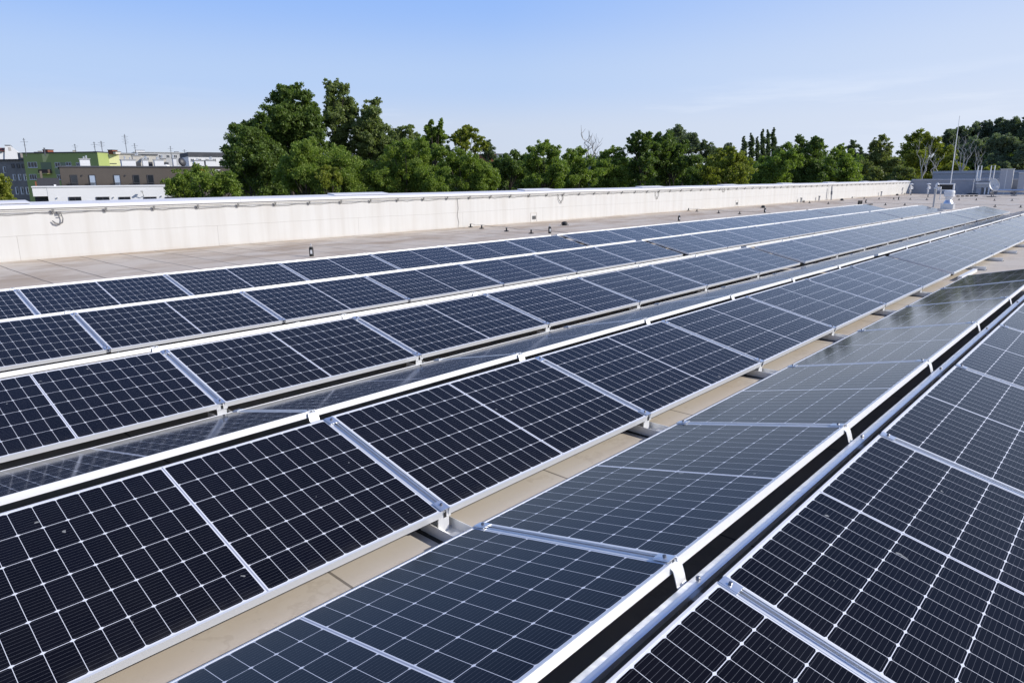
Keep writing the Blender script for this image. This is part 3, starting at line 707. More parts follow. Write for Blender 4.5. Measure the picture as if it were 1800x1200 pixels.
bb = Facade('brown_block', 'dark brown grey upper storey with tall windows and a red sign logo', 'building', 240, 92, FS)
bb.wall('wall', m_brown, 104, 415, 293.8, 12)
a, z = bb.loc(102, 293.8); b, _ = bb.loc(416, 293.8)
MB().box((a, -.1, z+.004), (b, 12.1, z+.14)).build('roof_edge', m_slate, bb.root)
for x0, x1, gl in ((123, 135.5, M_GLASS), (155.5, 167.5, m_bluegl), (199, 211, m_bluegl), (233, 244.5, M_GLASS), (258, 269.5, M_GLASS)):
    f = bb.window(x0, 307.4, x1, 333, 0, M_DARKFRAME, gl); f.name = 'tall_window'
    a, zb = bb.loc(x0, 329); b, zt = bb.loc(x1, 322)
    m = MB().box((a-.1, -.18, zt), (b+.1, -.14, zt+.05))
    for i in range(9): m.box((a+(b-a)*i/8-.012, -.17, zb), (a+(b-a)*i/8+.012, -.145, zt-.001))
    m.build('railing', M_DARKFRAME, f)
for x in (144, 220): bb.part('wall_lamp', M_DARKFRAME, x-1, 307.5, x+1, 309.5, -.12, -.004)
# roof terrace with planters left of the brown storey
for i, (x0, y0, x1, y1, d0, d1) in enumerate(((140, 279.6, 158, 293.7, 1.0, 2.6), (214.5, 281, 239.5, 293.7, 1.0, 3), (252.5, 281, 262, 293.7, 1.2, 2.2), (273.5, 281, 289.7, 293.7, 1.2, 2.4), (344, 282.2, 361, 293.7, 1, 2.4), (364, 282, 381, 293.7, 1, 2.4), (242, 270.5, 257.5, 283, 7, 8.2), (261.5, 276, 270.5, 283.5, 6, 7), (298, 275.5, 307, 283.5, 8, 9), (318, 275.5, 324, 290, 7, 8), (262, 283.6, 273, 291, 3, 6), (240, 284.6, 252, 291, 3.1, 6), (290, 283.6, 306, 288, 5, 7))):
    dark = i >= 10
    p_ = bb.part('roof_box', m_slate if dark else (m_cream if 6 <= i < 9 else m_white), x0, y0, x1, y1, d0, d1)
    if not dark:
        q = MB(); a, z = bb.loc(x0, y0); b, _ = bb.loc(x1, y0)
        q.box((a-.08, d0-.08, z+.003), (b+.08, d1+.08, z+.09)).build('cap', M_GREYPLASTIC, p_)
        rr = random.Random(i)
        for j in range(2): c = a + (b-a)*rr.uniform(.2, .8); MB().tube([(c, d0+.6, z+.09), (c, d0+.6, z+rr.uniform(.25, .5))], .09, 7).build('flue', M_GALV, p_)
m = MB(); rr = random.Random(8)
for i in range(14):
    a, z = bb.loc(rr.uniform(292, 335), rr.uniform(289, 292.5)); r = rr.uniform(.15, .4); m.lathe([(r, 0), (r*.8, r*.5), (.05, r*.7)], (a, rr.uniform(1, 4), z-.2), 8)
m.build('skylight', M_WHITEPAINT, bb.root)
# sign: red arched emblem and white letters
sg = thing('wall_sign', 'red arched emblem with white letters AST on the brown wall behind leaves', 'sign', bb.root.location, bb.root.rotation_euler)
a, z = bb.loc(353.5, 304); r = 6.6*92/FPX
poly = [(a + r*math.cos(PI*i/14), z + r*.95*math.sin(PI*i/14)) for i in range(15)]
vs = [(x, -.12, zz) for x, zz in poly] + [(x, -.02, zz) for x, zz in poly]; n = len(poly)
MB().add(vs, [tuple(range(n))[::-1], tuple(range(n, 2*n))] + [(i, (i+1) % n, (i+1) % n+n, i+n) for i in range(n)]).build('emblem', newmat('sign_red', (.62, .06, .03), .45), sg)
MB().box((a-.06, -.14, z+.12), (a+.1, -.125, z+r*.6)).box((a+.1, -.14, z+.1), (a+.28, -.125, z+r*.35)).box((a-.3, -.14, z+.1), (a-.18, -.125, z+r*.4)).build('emblem_mark', M_WHITEPAINT, sg)
fc = bpy.data.curves.new('letters', 'FONT'); fc.body = 'AST'; fc.size = .62; fc.extrude = .03; fc.space_character = 1.1
fo = bpy.data.objects.new('letters', fc); C.objects.link(fo); bpy.context.view_layer.update()
me = bpy.data.meshes.new_from_object(fo.evaluated_get(bpy.context.evaluated_depsgraph_get())); bpy.data.objects.remove(fo)
me.materials.clear(); me.materials.append(M_WHITEPAINT); a, z = bb.loc(370.5, 304.6)
lo = link('letters', me, sg); lo.location = (a, -.06, z); lo.rotation_euler = (PI/2, 0, 0)

ter = Facade('roof_terrace', 'dark railed roof terrace with potted plants left of the brown storey', 'terrace', 85, 88, FS)
ter.wall('slab', m_slate, 62, 103.6, 331, 6); ter.part('railing_panel', M_DARKFRAME, 64, 313, 103.4, 330.8, .05, .12)
rng = np.random.default_rng(5)
ter.part('screen', mat_mottle('reed_screen', (.20, .16, .12), (.12, .10, .08), 3), 68, 300, 72, 314, 3, 3.3); ter.part('flower_pot', M_WHITEPAINT, 94.5, 324.5, 98.5, 328.5, -.3, .04); ter.part('wood_post', m_tile, 61, 319, 63.6, 330.8, .1, .3)

gb = Facade('green_block', 'dark green apartment block with white windows and a recessed balcony', 'building', 120, 160, FA)
gb.wall('wall', m_green, 39.5, 171, 270.2, 4)
a, z = gb.loc(39, 270.2); b, _ = gb.loc(171.3, 270.2)
MB().box((a, -.12, z+.004), (b, 4.1, z+.2)).build('roof_edge', m_slate, gb.root)
for x0, y0, x1, y1, k in ((48.4, 285.2, 64.8, 294.8, 2), (51.5, 306.4, 64, 315.8, 2), (96.3, 285.6, 105.6, 294.2, 1), (115.5, 285.3, 125, 291.5, 1), (133.6, 286, 140.5, 292, 1), (56, 327, 66, 336, 1), (100, 307, 108, 316, 1)): gb.window(x0, y0, x1, y1, k, sill=True)
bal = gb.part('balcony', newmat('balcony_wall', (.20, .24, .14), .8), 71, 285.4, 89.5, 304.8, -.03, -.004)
gb.part('parapet', newmat('balcony_front', (.075, .05, .04), .8), 73, 298.2, 90, 304.8, -.9, -.035, bal)
gb.part('balcony_slab', m_lime, 73, 304.9, 90, 305.8, -.95, -.032, bal)
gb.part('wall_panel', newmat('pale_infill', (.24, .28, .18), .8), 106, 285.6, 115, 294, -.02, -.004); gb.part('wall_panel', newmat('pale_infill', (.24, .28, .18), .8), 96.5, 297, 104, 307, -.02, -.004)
q = [gb.loc(73.5, 270.8), gb.loc(86.5, 270.8), gb.loc(80.5, 284.8), gb.loc(76, 284.8)]
vs = [(x, -.03, z) for x, z in q] + [(x, -.004, z) for x, z in q]
MB().add(vs, [(0, 1, 2, 3), (7, 6, 5, 4)] + [(i, i+4, (i+1) % 4+4, (i+1) % 4) for i in range(4)]).build('sunlit_patch', m_lime, gb.root)  # slice of sunlight on the shaded wall, put in as a lime coloured trapezoid
for (x0, y0, x1, y1, mm) in ((53, 262.5, 62, 270, m_tile), (88, 267.3, 95, 270, m_cream), (111, 267, 121, 270, m_cream), (145, 266, 152, 270, m_cream), (170, 263, 178, 270, m_tile), (179.5, 266, 184, 270, m_cream)):
    ch = gb.part('chimney', mm, x0, y0, x1, y1, 3, 4.5); gb.part('cap', m_slate, x0-.5, y0-.9, x1+.5, y0-.05, 2.9, 4.6, ch)
lb = Facade('lime_block', 'bright lime yellow end wall of the apartment block, lit by the sun', 'building', 198, 158, FS)
lb.wall('wall', m_lime, 171.5, 187, 270.4, 10, y0=.6); lb.wall('wall', mat_mottle('pale_lime', (.80, .80, .42), (.74, .75, .38), .3), 187.1, 208.5, 270.6, 10); lb.wall('wall', m_cream, 208.6, 238, 271.5, 10, y0=.1)
lb.part('vent_slot', m_slate, 193, 287, 205, 288.3, -.05, -.004)
a, z = lb.loc(171, 270.4); b, _ = lb.loc(238.5, 270.4); MB().box((a, -.08, z+.006), (b, 10.7, z+.16)).build('roof_edge', M_GREYPLASTIC, lb.root)

gt = Facade('grey_tenement', 'old grey plastered tenement with rows of small windows at the left edge', 'building', 20, 176, FA)
gt.wall('wall', m_grey, -40, 41, 282.8, 10, y0=.4)
a, z = gt.loc(-40, 282.8); b, _ = gt.loc(41, 282.8); MB().box((a, .1, z+.004), (b, 10.5, z+.25)).build('cornice', m_slate, gt.root)
for (y0, y1, xs) in ((288, 295.3, (17, 26.3, 35)), (306.4, 317.6, (19.3, 28.8, 38.2)), (329, 342, (23.7, 33, 42))):
    for x in xs:
        a, zt = gt.loc(x, y0); b, _ = gt.loc(x+5, y0); _, zb = gt.loc(x, y1)
        f = MB().box((a, .33, zb), (b, .397, zt)).build('window', M_WFRAME if y0 > 300 else M_DARKFRAME, gt.root); MB().box((a+.3, .30, zb+.12), (b-.08, .328, zt-.08)).build('pane', M_GLASS, f)
for (x, y0, y1) in ((2, 293, 304.5), (7, 315, 329), (-10, 293, 304.5)):
    a, zt = gt.loc(x, y0); b, _ = gt.loc(x+5, y0); _, zb = gt.loc(x, y1)
    f = MB().box((a, .33, zb), (b, .397, zt)).build('window', M_WFRAME, gt.root); MB().box((a+.25, .30, zb+.1), (b-.06, .328, zt-.08)).build('pane', M_GLASS, f)
for x0, x1, y0 in ((9, 14, 268.5), (24, 28, 271), (34, 39, 278.5)):
    ch = gt.part('chimney', m_grey, x0, y0, x1, 282.7, 3, 4.4); gt.part('cap', m_slate, x0-.4, y0-.8, x1+.4, y0-.05, 2.9, 4.5, ch)

gh = Facade('gable_house', 'white gabled house with a red tiled roof behind the grey tenement', 'building', 20, 200, FS)
q = [gh.loc(8.5, 256.5), gh.loc(18, 256), gh.loc(26, 262), gh.loc(38.5, 273), gh.loc(39, 285), gh.loc(8.5, 285)]
vs = [(x, 0, z) for x, z in q] + [(x, 9, z) for x, z in q]; n = 6
MB().add(vs, [tuple(range(n))[::-1], tuple(range(n, 2*n))] + [(i, (i+1) % n, (i+1) % n+n, i+n) for i in range(n)]).build('gable_wall', m_white, gh.root)
gh.part('wall', m_white, -30, 266, 8.4, 300, .3, 9)
q = [gh.loc(-30, 265.8), gh.loc(8.4, 265.8), gh.loc(8.4, 258.5), gh.loc(-30, 258.5)]
MB().add([(q[0][0], -.3, q[0][1]), (q[1][0], -.3, q[1][1]), (q[2][0], 4.5, q[2][1]), (q[3][0], 4.5, q[3][1]), (q[0][0], 9.2, q[0][1]), (q[1][0], 9.2, q[1][1])], [(0, 1, 2, 3), (3, 2, 5, 4), (0, 3, 4), (1, 5, 2), (0, 4, 5, 1)]).build('roof', m_tile, gh.root)
gh.part('verge', m_slate, 7.8, 254.9, 18.2, 255.95, -.1, 9.1)
gh.part('stain', mat_mottle('flaking_plaster', (.40, .36, .33), (.62, .6, .57), 6), 14, 259, 19, 265, -.03, -.004)

for (nm, lab, px, d, mm, x0, x1, yt, chs) in (
    ('pale_block', 'long pale concrete apartment block on the skyline behind the roof boxes', 300, 225, m_pale, 236, 322, 268.3, ((240, 264, 255.5, 268.2), (309.5, 266.5, 316, 268.2))),
    ('cream_block', 'cream walled block with chimneys in front of the pale skyline block', 262, 200, m_cream, 226, 277, 272.5, ((240, 270, 243, 272.4),)),
    ('slate_block', 'white house with dark flat roof beside the big left tree', 365, 170, m_white, 331, 402, 275, ((363, 268.5, 378, 273), (355, 268.5, 358, 273))),
    ('far_white_block', 'low white strip of roofs far behind the green block', 100, 240, m_white, 60, 236, 268.4, ((66, 265.5, 73, 268.3), (128, 264.3, 134, 268.3), (199, 265, 205, 268.3)))):
    f = Facade(nm, lab, 'building', px, d, FS)
    f.wall('wall', mm, x0, x1, yt, 12)
    a, z = f.loc(x0-.5, yt); b, _ = f.loc(x1+.5, yt)
    MB().box((a, -.2, z+.005), (b, 12.2, z+(.9 if nm == 'slate_block' else .22))).build('roof', m_slate if nm != 'pale_block' else M_GREYPLASTIC, f.root)
    for (q0, q1, q2, q3) in chs:
        ch = f.part('chimney', m_cream if nm != 'pale_block' else m_white, q0, q1, q2, q3, 2, 4); f.part('cap', m_slate, q0-.4, q1-.6, q2+.4, q1-.05, 1.9, 4.1, ch)
    for i in range(int((x1-x0)/13)):
        f.window(x0+4+i*13, yt+4.0, x0+10+i*13, yt+9.5, 1)
fb = Facade('far_hall', 'small far building with dark red wall between the tree crowns', 'building', 873, 210, FS)
fb.wall('wall', m_tile, 862, 872, 271, 10); fb.wall('annex', newmat('blue_grey_cladding', (.20, .24, .30), .6), 872.2, 888, 272, 10); fb.part('roof', m_slate, 861, 270, 889, 270.9, -.2, 10.2)
db = bb.loc(331.5, 283)
t = thing('satellite_dish', 'dark round satellite dish turned edgeways on the brown building roof', 'satellite dish', bb.root.location, bb.root.rotation_euler)
m = MB()._lathe([(.56, 0), (.5, .1), (.3, .2), (.02, .25)], (0, 0, 0), 18).build('reflector', M_DARKFRAME, t, True); m.location = (db[0], 5.2, db[1]); m.rotation_euler = (rad(75), 0, rad(35))
MB().tube([(db[0], 5.4, db[1]-1.2), (db[0], 5.4, db[1])], .05, 6).build('stand', M_STEEL, t)
for (px, y0, y1, d, el, lab) in ((46, 243, 271, 158, 1, 'thin roof antenna above the left end of the green block'), (133.5, 253.5, 269, 185, 1, 'thin antenna with grid head over the middle of the green block'), (168, 249.5, 270, 160, 1, 'left of two close antennas at the end of the green block'), (180.5, 248, 270, 160, 2, 'right of two close antennas near the lime wall'), (223.5, 236, 273, 165, 3, 'tallest roof antenna with several crossbars above the cream wall'), (238.5, 252, 270, 170, 1, 'short antenna right beside the tallest one'), (301.5, 257, 276, 190, 1, 'lone antenna on the pale skyline block'), (79, 260, 270, 158, 0, 'stubby vent stack on the green block roof'), (325, 263, 272, 200, 1, 'small faint antenna left of the big tree')):
    b0 = at(px, y1, d); z1 = at(px, y0, d).z
    t = thing('roof_antenna', lab, 'antenna', b0, (0, 0, rad(-20)), 'roof antennas on the far houses')
    h = z1-b0.z
    MB().tube([(0, 0, -.4), (0, 0, h)], .06 if el else .12, 5).build('pole', M_ANT, t)
    m = MB(); m.box((-.2, -.03, h*.9), (.2, .03, h*.9+.06))
    for i in range(el*2): z = h*(.55+.4*i/max(1, el*2)); L = .3+.3*(i % 2); m.box((-L, -.02, z), (L, .02, z+.04))
    m.build('crossbar', M_ANT, t)

# ------------------------------------------------------------------ trees
def leafmesh(name, cen, size, rs, mat, up=.35):
    n = len(cen)
    nrm = rs.normal(size=(n, 3)); nrm[:, 2] += up; nrm /= np.linalg.norm(nrm, axis=1)[:, None]
    t = np.cross(nrm, rs.normal(size=(n, 3))); t /= np.linalg.norm(t, axis=1)[:, None]; b = np.cross(nrm, t)
    s = size*rs.uniform(.6, 1.35, n)[:, None]
    v = np.stack([cen - t*s, cen - b*s*.55 + nrm*s*.12, cen + t*s, cen + b*s*.55 + nrm*s*.12], 1).reshape(-1, 3)
    me = bpy.data.meshes.new(name); me.vertices.add(4*n); me.vertices.foreach_set('co', v.ravel().astype(np.float32))
    me.loops.add(4*n); me.loops.foreach_set('vertex_index', np.arange(4*n, dtype=np.int32))
    me.polygons.add(n); me.polygons.foreach_set('loop_start', np.arange(0, 4*n, 4, dtype=np.int32)); me.polygons.foreach_set('loop_total', np.full(n, 4, dtype=np.int32))
    me.materials.append(mat); me.update(calc_edges=True); me.validate(); return me
TREE_N = [0]
def clear(px, dist):                               # keep every crown well outside the roof edge
    az = math.atan2(ray(px, 326).y, ray(px, 326).x)
    if px < 1600: return max(dist, 27/math.sin(az)) if az > 0 else dist
    return dist
def tree(name, label, kind, dist, lobes, leafpx=5.0, group=None, dens=1.0, spread=.8, bark=None, clump=(.2, .46), trunkpx=None, fill=1.0):
    TREE_N[0] += 1; rs = np.random.default_rng(100+TREE_N[0]); dist = clear(lobes[0][0], dist); k = dist/FPX
    xs = [l[0] for l in lobes]; cw = (max(xs)-min(xs))*k/2 + np.mean([l[2] for l in lobes])*k
    cx = sum(l[0]*l[2] for l in lobes)/sum(l[2] for l in lobes) if trunkpx is None else trunkpx
    base = at(cx, 326, dist); base.z = -12
    root = thing(name, label, 'tree', base, (0, 0, rs.uniform(0, 6.28)), group)
    lobes = list(lobes)
    if spread > .4:                                # fill between neighbouring lobes so that the crown hangs together
        for _ in range(int(len(lobes)*.6)):
            a = lobes[int(rs.integers(len(lobes)))]; near = sorted(lobes, key=lambda q: (q[0]-a[0])**2+(q[1]-a[1])**2)[1:4]
            if near:
                b = near[int(rs.integers(len(near)))]; lobes.append(((a[0]+b[0])/2, (a[1]+b[1])/2+2, (a[2]+b[2])*.42))
    inv = Matrix.Translation(base) @ Matrix.Rotation(root.rotation_euler.z, 4, 'Z'); inv = inv.inverted()
    tr = MB()
    allc = []; tops = []
    for (px, py, r) in lobes:
        c = np.array(inv @ at(px, py, dist + rs.uniform(-1, 1)*spread*cw)); R = r*k; tops.append((Vector(c), R))
        nc = int(rs.integers(15, 22)*fill)
        d = rs.normal(size=(nc, 3)); d /= np.linalg.norm(d, axis=1)[:, None]
        cc = c + d*(R*rs.uniform(.2, 1.08, nc))[:, None]
        for q in cc:
            rc = R*rs.uniform(*clump); n = int(dens*66*(rc/(leafpx*k))**2) + 8
            e = rs.normal(size=(n, 3)); e /= np.linalg.norm(e, axis=1)[:, None]
            e *= (rc*rs.uniform(.1, 1.25, n)**.75)[:, None]; e[:, 2] *= .75
            allc.append(q+e)
    cen = np.concatenate(allc)
    link('crown', leafmesh('crown', cen, leafpx*k*.38, rs, LEAF[kind]), root)
    topz = max(t.z for t, _ in tops); rt = max(.10, topz*.013)
    tr.tube([(0, 0, -.1), (.1, .05, topz*.3), (.0, .1, topz*.6), tuple(Vector((tops[0][0].x*.2, tops[0][0].y*.2, topz*.85)))], [rt*1.3, rt, rt*.55, rt*.12], 7)
    for t, R in tops[:14]:
        z0 = min(max(topz*.3, t.z-R*2.2), topz*.8); mid = Vector((t.x*.5, t.y*.5, (z0+t.z)/2))
        tr.tube([(.05, .08, z0), mid, t, t + Vector((rs.uniform(-.3, .3)*R, rs.uniform(-.3, .3)*R, R*.5))], [rt*.22, rt*.15, rt*.07, rt*.02], 5)
    tr.build('trunk', bark or M_BARK, root)
    return root
def dead_tree(label, dist, px0, ytop, ybase, spreadpx, seed, n=5, group=None):
    rs = np.random.default_rng(seed); dist = clear(px0, dist); k = dist/FPX; base = at(px0, 326, dist); base.z = -12
    root = thing('bare_tree', label, 'tree', base, (0, 0, 0), group); m = MB()
    zf = at(px0, ybase, dist).z - base.z; h = at(px0, ytop, dist).z - base.z
    m.tube([(0, 0, 0), (.1, 0, zf*.5), (0, .1, zf)], [.2, .15, .10], 7); m.build('trunk', M_DEADWOOD, root); m = MB()
    side = Vector((RX.x, RX.y, 0)).normalized()
    for i in range(n):
        a = (i-(n-1)/2)/max(1, (n-1)/2)*spreadpx*k*rs.uniform(.75, 1.1); dpt = rs.uniform(-1, 1)*spreadpx*k*.7; hh = zf + (h-zf)*rs.uniform(.65, 1.0)
        f = Vector((-side.y, side.x, 0)); p = [Vector((0, .1, zf*.97))]
        for j in range(1, 7):
            u = j/6; p.append(Vector((0, 0, 0)) + side*(a*u**.8 + rs.normal()*.16) + f*(dpt*u**.8 + rs.normal()*.16) + Vector((0, 0, zf + (hh-zf)*u)))
        m.tube(p, [.06*(1-j/6.5) + .012 for j in range(7)], 5)
        for j in range(2, 7):
            for s in range(2):
                q = p[j]; dd = side*rs.normal()*.9 + f*rs.normal()*.7 + Vector((0, 0, abs(rs.normal())*1.0+.5)); l = (h-zf)*rs.uniform(.08, .2)
                dd = dd.normalized()*l; m.tube([q, q+dd*.5+Vector((0, 0, .05)), q+dd+Vector((0, 0, .2))], [.02, .015, .008], 4)
    m.build('branches', M_DEADWOOD, root); return root

tree('oak_tree', 'dark oak lobe leaning out left of the tall oak, beside the houses', 'oak', 47, [(424, 232, 20), (445, 222, 14), (462, 212, 12), (436, 258, 28), (412, 275, 20), (399, 262, 8), (408, 292, 16), (450, 290, 34), (425, 316, 26), (470, 262, 24), (480, 300, 30), (455, 330, 22), (403, 318, 10)], 5.4, fill=1.0)
tree('oak_tree', 'tallest dense dark oak of the left tree group', 'oak', 50, [(487, 180, 16), (500, 165, 14), (517, 160, 14), (535, 172, 14), (548, 190, 14), (482, 203, 18), (510, 195, 26), (538, 208, 22), (556, 222, 12), (498, 235, 34), (532, 242, 32), (478, 250, 22), (505, 280, 32), (545, 275, 24), (497, 156, 9), (522, 153, 9), (508, 175, 18), (530, 190, 20), (550, 206, 16), (492, 215, 24), (470, 225, 16), (540, 225, 24), (515, 218, 26), (560, 240, 14)], 5.4, fill=1.05)
tree('aspen_tree', 'tall loose grey green aspen with sky gaps right of the tall oak', 'aspen', 54, [(579, 151, 9), (592, 148, 9), (606, 156, 10), (585, 168, 13), (602, 178, 13), (617, 183, 11), (578, 190, 11), (596, 200, 14), (613, 206, 12), (625, 196, 8), (583, 216, 13), (600, 226, 13), (572, 205, 7), (588, 240, 11), (606, 245, 11), (575, 258, 14), (612, 262, 16), (592, 185, 15), (607, 192, 15), (588, 205, 15), (608, 216, 14), (594, 230, 15), (618, 228, 11), (566, 225, 9), (600, 250, 14), (625, 245, 10)], 4.6, dens=.9)
tree('aspen_tree', 'aspen with a leaning rounded top, right of the sky gap', 'aspen', 53, [(655, 182, 9), (664, 178, 6), (646, 192, 12), (655, 205, 14), (637, 214, 11), (668, 214, 8), (648, 228, 17), (632, 242, 14), (666, 240, 17), (678, 226, 7), (650, 255, 22), (676, 262, 20), (630, 268, 18), (640, 290, 26), (668, 292, 26), (652, 196, 15), (646, 215, 18), (660, 228, 20), (640, 240, 20), (625, 225, 8), (690, 245, 14)], 4.8)
tree('aspen_tree', 'ragged mid height tree between the leaning aspen and the spiky tree', 'aspen', 55, [(690, 232, 9), (703, 230, 8), (716, 232, 10), (722, 222, 5), (730, 242, 10), (697, 250, 18), (720, 255, 18), (708, 275, 24), (735, 268, 16)], 4.6)
tree('elm_tree', 'spiky topped narrow green tree right of the ragged tree', 'robinia', 52, [(752, 228, 8), (757, 216, 5), (773, 222, 6), (776, 212, 4), (764, 236, 14), (780, 242, 10), (748, 248, 12), (765, 256, 20), (783, 264, 14), (755, 275, 22)], 4.6)
tree('lime_tree', 'small light crown standing clear on a thin stem above the robinias', 'yellow', 51, [(820, 226, 9), (808, 237, 9), (831, 236, 11), (818, 246, 12), (842, 248, 10), (853, 256, 8), (838, 262, 10), (806, 250, 7), (815, 262, 8), (795, 240, 6)], 4.6, dens=.85, trunkpx=818)
tree('poplar_tree', 'small dark rounded poplar far behind the light crown', 'poplar', 120, [(857, 252, 7), (860, 262, 9), (853, 265, 9), (862, 274, 10)], 2.6)
tree('robinia_tree', 'feathery green robinia in front of the tall oak', 'robinia', 40, [(528, 268, 20), (552, 262, 16), (514, 290, 24), (545, 292, 28), (570, 300, 26), (530, 318, 28), (566, 325, 24), (500, 318, 20)], 3.9, dens=1.0)
tree('robinia_tree', 'robinia with a yellowing patch low at the middle of the left group', 'robinia', 41, [(600, 268, 16), (590, 288, 24), (618, 285, 22), (606, 310, 28), (580, 318, 20), (640, 315, 26), (625, 330, 22)], 3.9)
tree('yellow_shrub', 'small yellowing bush in front of the left robinias', 'yellow', 38, [(572, 300, 11), (586, 306, 12), (566, 314, 12), (592, 318, 10), (578, 324, 14)], 3.9)
tree('robinia_tree', 'broad feathery robinia left of the light stemmed crown', 'robinia', 42, [(690, 266, 16), (712, 258, 14), (740, 254, 16), (700, 288, 26), (735, 285, 28), (765, 262, 16), (680, 310, 28), (718, 316, 28), (755, 310, 28), (670, 330, 18)], 3.9)
tree('robinia_tree', 'broad feathery robinia below the light stemmed crown', 'robinia', 43, [(780, 270, 16), (800, 280, 20), (828, 284, 18), (790, 302, 26), (822, 306, 26), (848, 296, 20), (862, 312, 20), (840, 325, 22), (800, 328, 22)], 3.9)
tree('robinia_tree', 'low feathery bush like tree in front of the brown and white buildings', 'robinia', 34, [(312, 318, 15), (332, 308, 14), (352, 306, 14), (328, 330, 20), (360, 322, 22), (382, 315, 14), (392, 330, 18), (305, 334, 11), (345, 340, 20), (376, 342, 18), (398, 318, 15), (408, 332, 16), (300, 328, 12), (318, 336, 16)], 4.2, dens=.7)
tree('yellow_tree', 'yellow green crown in the lower left corner behind the parapet', 'yellow', 45, [(-4, 318, 12), (6, 334, 14), (-14, 336, 18), (14, 346, 11), (-6, 352, 14)], 5.0)
tree('maple_tree', 'dark low crown right of the small far hall', 'oak', 62, [(888, 278, 10), (903, 270, 10), (875, 288, 12), (895, 292, 18), (915, 280, 12), (910, 305, 20), (880, 312, 18), (920, 312, 14)], 4.4)
tree('robinia_tree', 'rounded green robinia alone left of the bare white branches', 'robinia', 46, [(934, 266, 9), (948, 259, 9), (963, 257, 9), (978, 264, 9), (943, 278, 16), (970, 278, 17), (932, 292, 16), (957, 300, 22), (982, 296, 18), (940, 316, 20), (975, 320, 20)], 4.2)
tree('hazel_tree', 'low mid green crown in front of the bare white branches', 'robinia', 50, [(1005, 275, 12), (1020, 268, 10), (1000, 292, 18), (1025, 292, 18), (1012, 312, 22), (1040, 312, 20), (998, 322, 16)], 4.2)
dead_tree('bare tree with white upright branches standing above the middle crowns', 56, 1036, 231, 292, 17, 3, 5)
tree('ash_tree', 'rounded mid green tree right of the bare white branches', 'robinia', 55, [(1066, 268, 9), (1078, 264, 10), (1092, 268, 9), (1062, 284, 15), (1084, 284, 17), (1070, 304, 20), (1096, 306, 18), (1058, 320, 18), (1084, 324, 18)], 4.3)
tree('oak_tree', 'dark oak with two knobbly tops in the middle of the tree line', 'oak', 55, [(1111, 245, 9), (1122, 238, 8), (1137, 240, 8), (1141, 236, 5), (1116, 260, 13), (1135, 258, 13), (1126, 278, 18), (1144, 284, 14), (1116, 300, 18), (1136, 310, 20)], 4.6)
tree('chestnut_tree', 'broad dark crown joined to the knobbly oak on its right', 'oak', 58, [(1158, 246, 12), (1172, 240, 12), (1152, 262, 16), (1175, 262, 20), (1198, 262, 16), (1160, 288, 24), (1190, 288, 24), (1212, 280, 16), (1170, 312, 24), (1205, 308, 22)], 4.5)
tree('willow_tree', 'hazy grey green willow rising behind the broad dark crown', 'willow', 95, [(1184, 232, 9), (1195, 230, 10), (1176, 242, 10), (1205, 240, 12), (1222, 248, 11), (1215, 258, 14), (1195, 250, 16)], 2.9)
tree('far_maple', 'far dark green crown sloping down right of the grey willow', 'poplar', 98, [(1236, 253, 8), (1228, 262, 10), (1246, 262, 10), (1258, 268, 9), (1240, 275, 14), (1266, 274, 8)], 2.9)
tree('acacia_tree', 'large yellow green crown left of the columnar poplars', 'yellow', 50, [(1270, 272, 11), (1285, 266, 9), (1256, 284, 14), (1280, 285, 17), (1302, 280, 13), (1245, 300, 18), (1270, 306, 22), (1298, 302, 20), (1318, 294, 12), (1290, 320, 20)], 4.2)
tree('small_pine', 'small dark flat topped tree behind the yellow green crown', 'poplar', 120, [(1275, 260, 6), (1283, 258, 6), (1268, 266, 6), (1280, 268, 8)], 2.4)
for i, (px, yt, yb, r) in enumerate(((1308, 239, 285, 4.6), (1321, 234, 285, 5.2), (1331.5, 240, 288, 3.9), (1340.5, 227, 288, 4.4), (1350, 227, 286, 4.0), (1359.5, 224, 284, 4.8))):
    lob = [(px + math.sin(i*3+y*.3)*1.2, y, r*(.3 if y < yt+4 else .5 if y < yt+9 else .8 if y < yt+17 else 1.0)) for y in np.arange(yt+1.5, yb, r*.7)]
    tree('columnar_poplar', '%s dark columnar poplar of the skyline cluster' % ('leftmost', 'second from left', 'third from left', 'third from right', 'second from right', 'rightmost')[i], 'poplar', 140+i*2, lob, 2.1, group='columnar poplars on the skyline', spread=.3)
for i, (px, yt, yb, r, lab) in enumerate(((1499, 247, 285, 8, 'wider lone dark poplar left of the birch'), (1514, 259, 284, 5, 'small lone dark poplar just left of the birch'), (1449, 263, 280, 4, 'tiny far poplar tip right of the knobbly double top'), (1368, 257, 280, 4, 'tiny far poplar tip right of the poplar cluster'))):
    lob = [(px + math.sin(i+y*.3)*1.5, y, r*(.45 if y < yt+6 else .8 if y < yt+12 else 1.05)) for y in np.arange(yt+2, yb, r*.8)]
    tree('columnar_poplar', lab, 'poplar', 142, lob, 2.1, group='lone poplars on the skyline', spread=.3)
tree('robinia_tree', 'green robinia below the poplar cluster', 'robinia', 56, [(1372, 270, 11), (1388, 263, 10), (1352, 282, 13), (1376, 288, 18), (1398, 280, 13), (1345, 300, 18), (1368, 310, 22), (1335, 306, 14), (1328, 318, 16)], 4.2)
tree('maple_tree', 'dark green double topped maple right of the poplar cluster', 'oak', 60, [(1405, 246, 7), (1413, 254, 9), (1436, 246, 7), (1428, 258, 10), (1443, 258, 8), (1408, 270, 13), (1432, 274, 16), (1400, 292, 20), (1428, 300, 24), (1452, 296, 16), (1395, 316, 18), (1420, 322, 20)], 4.4)
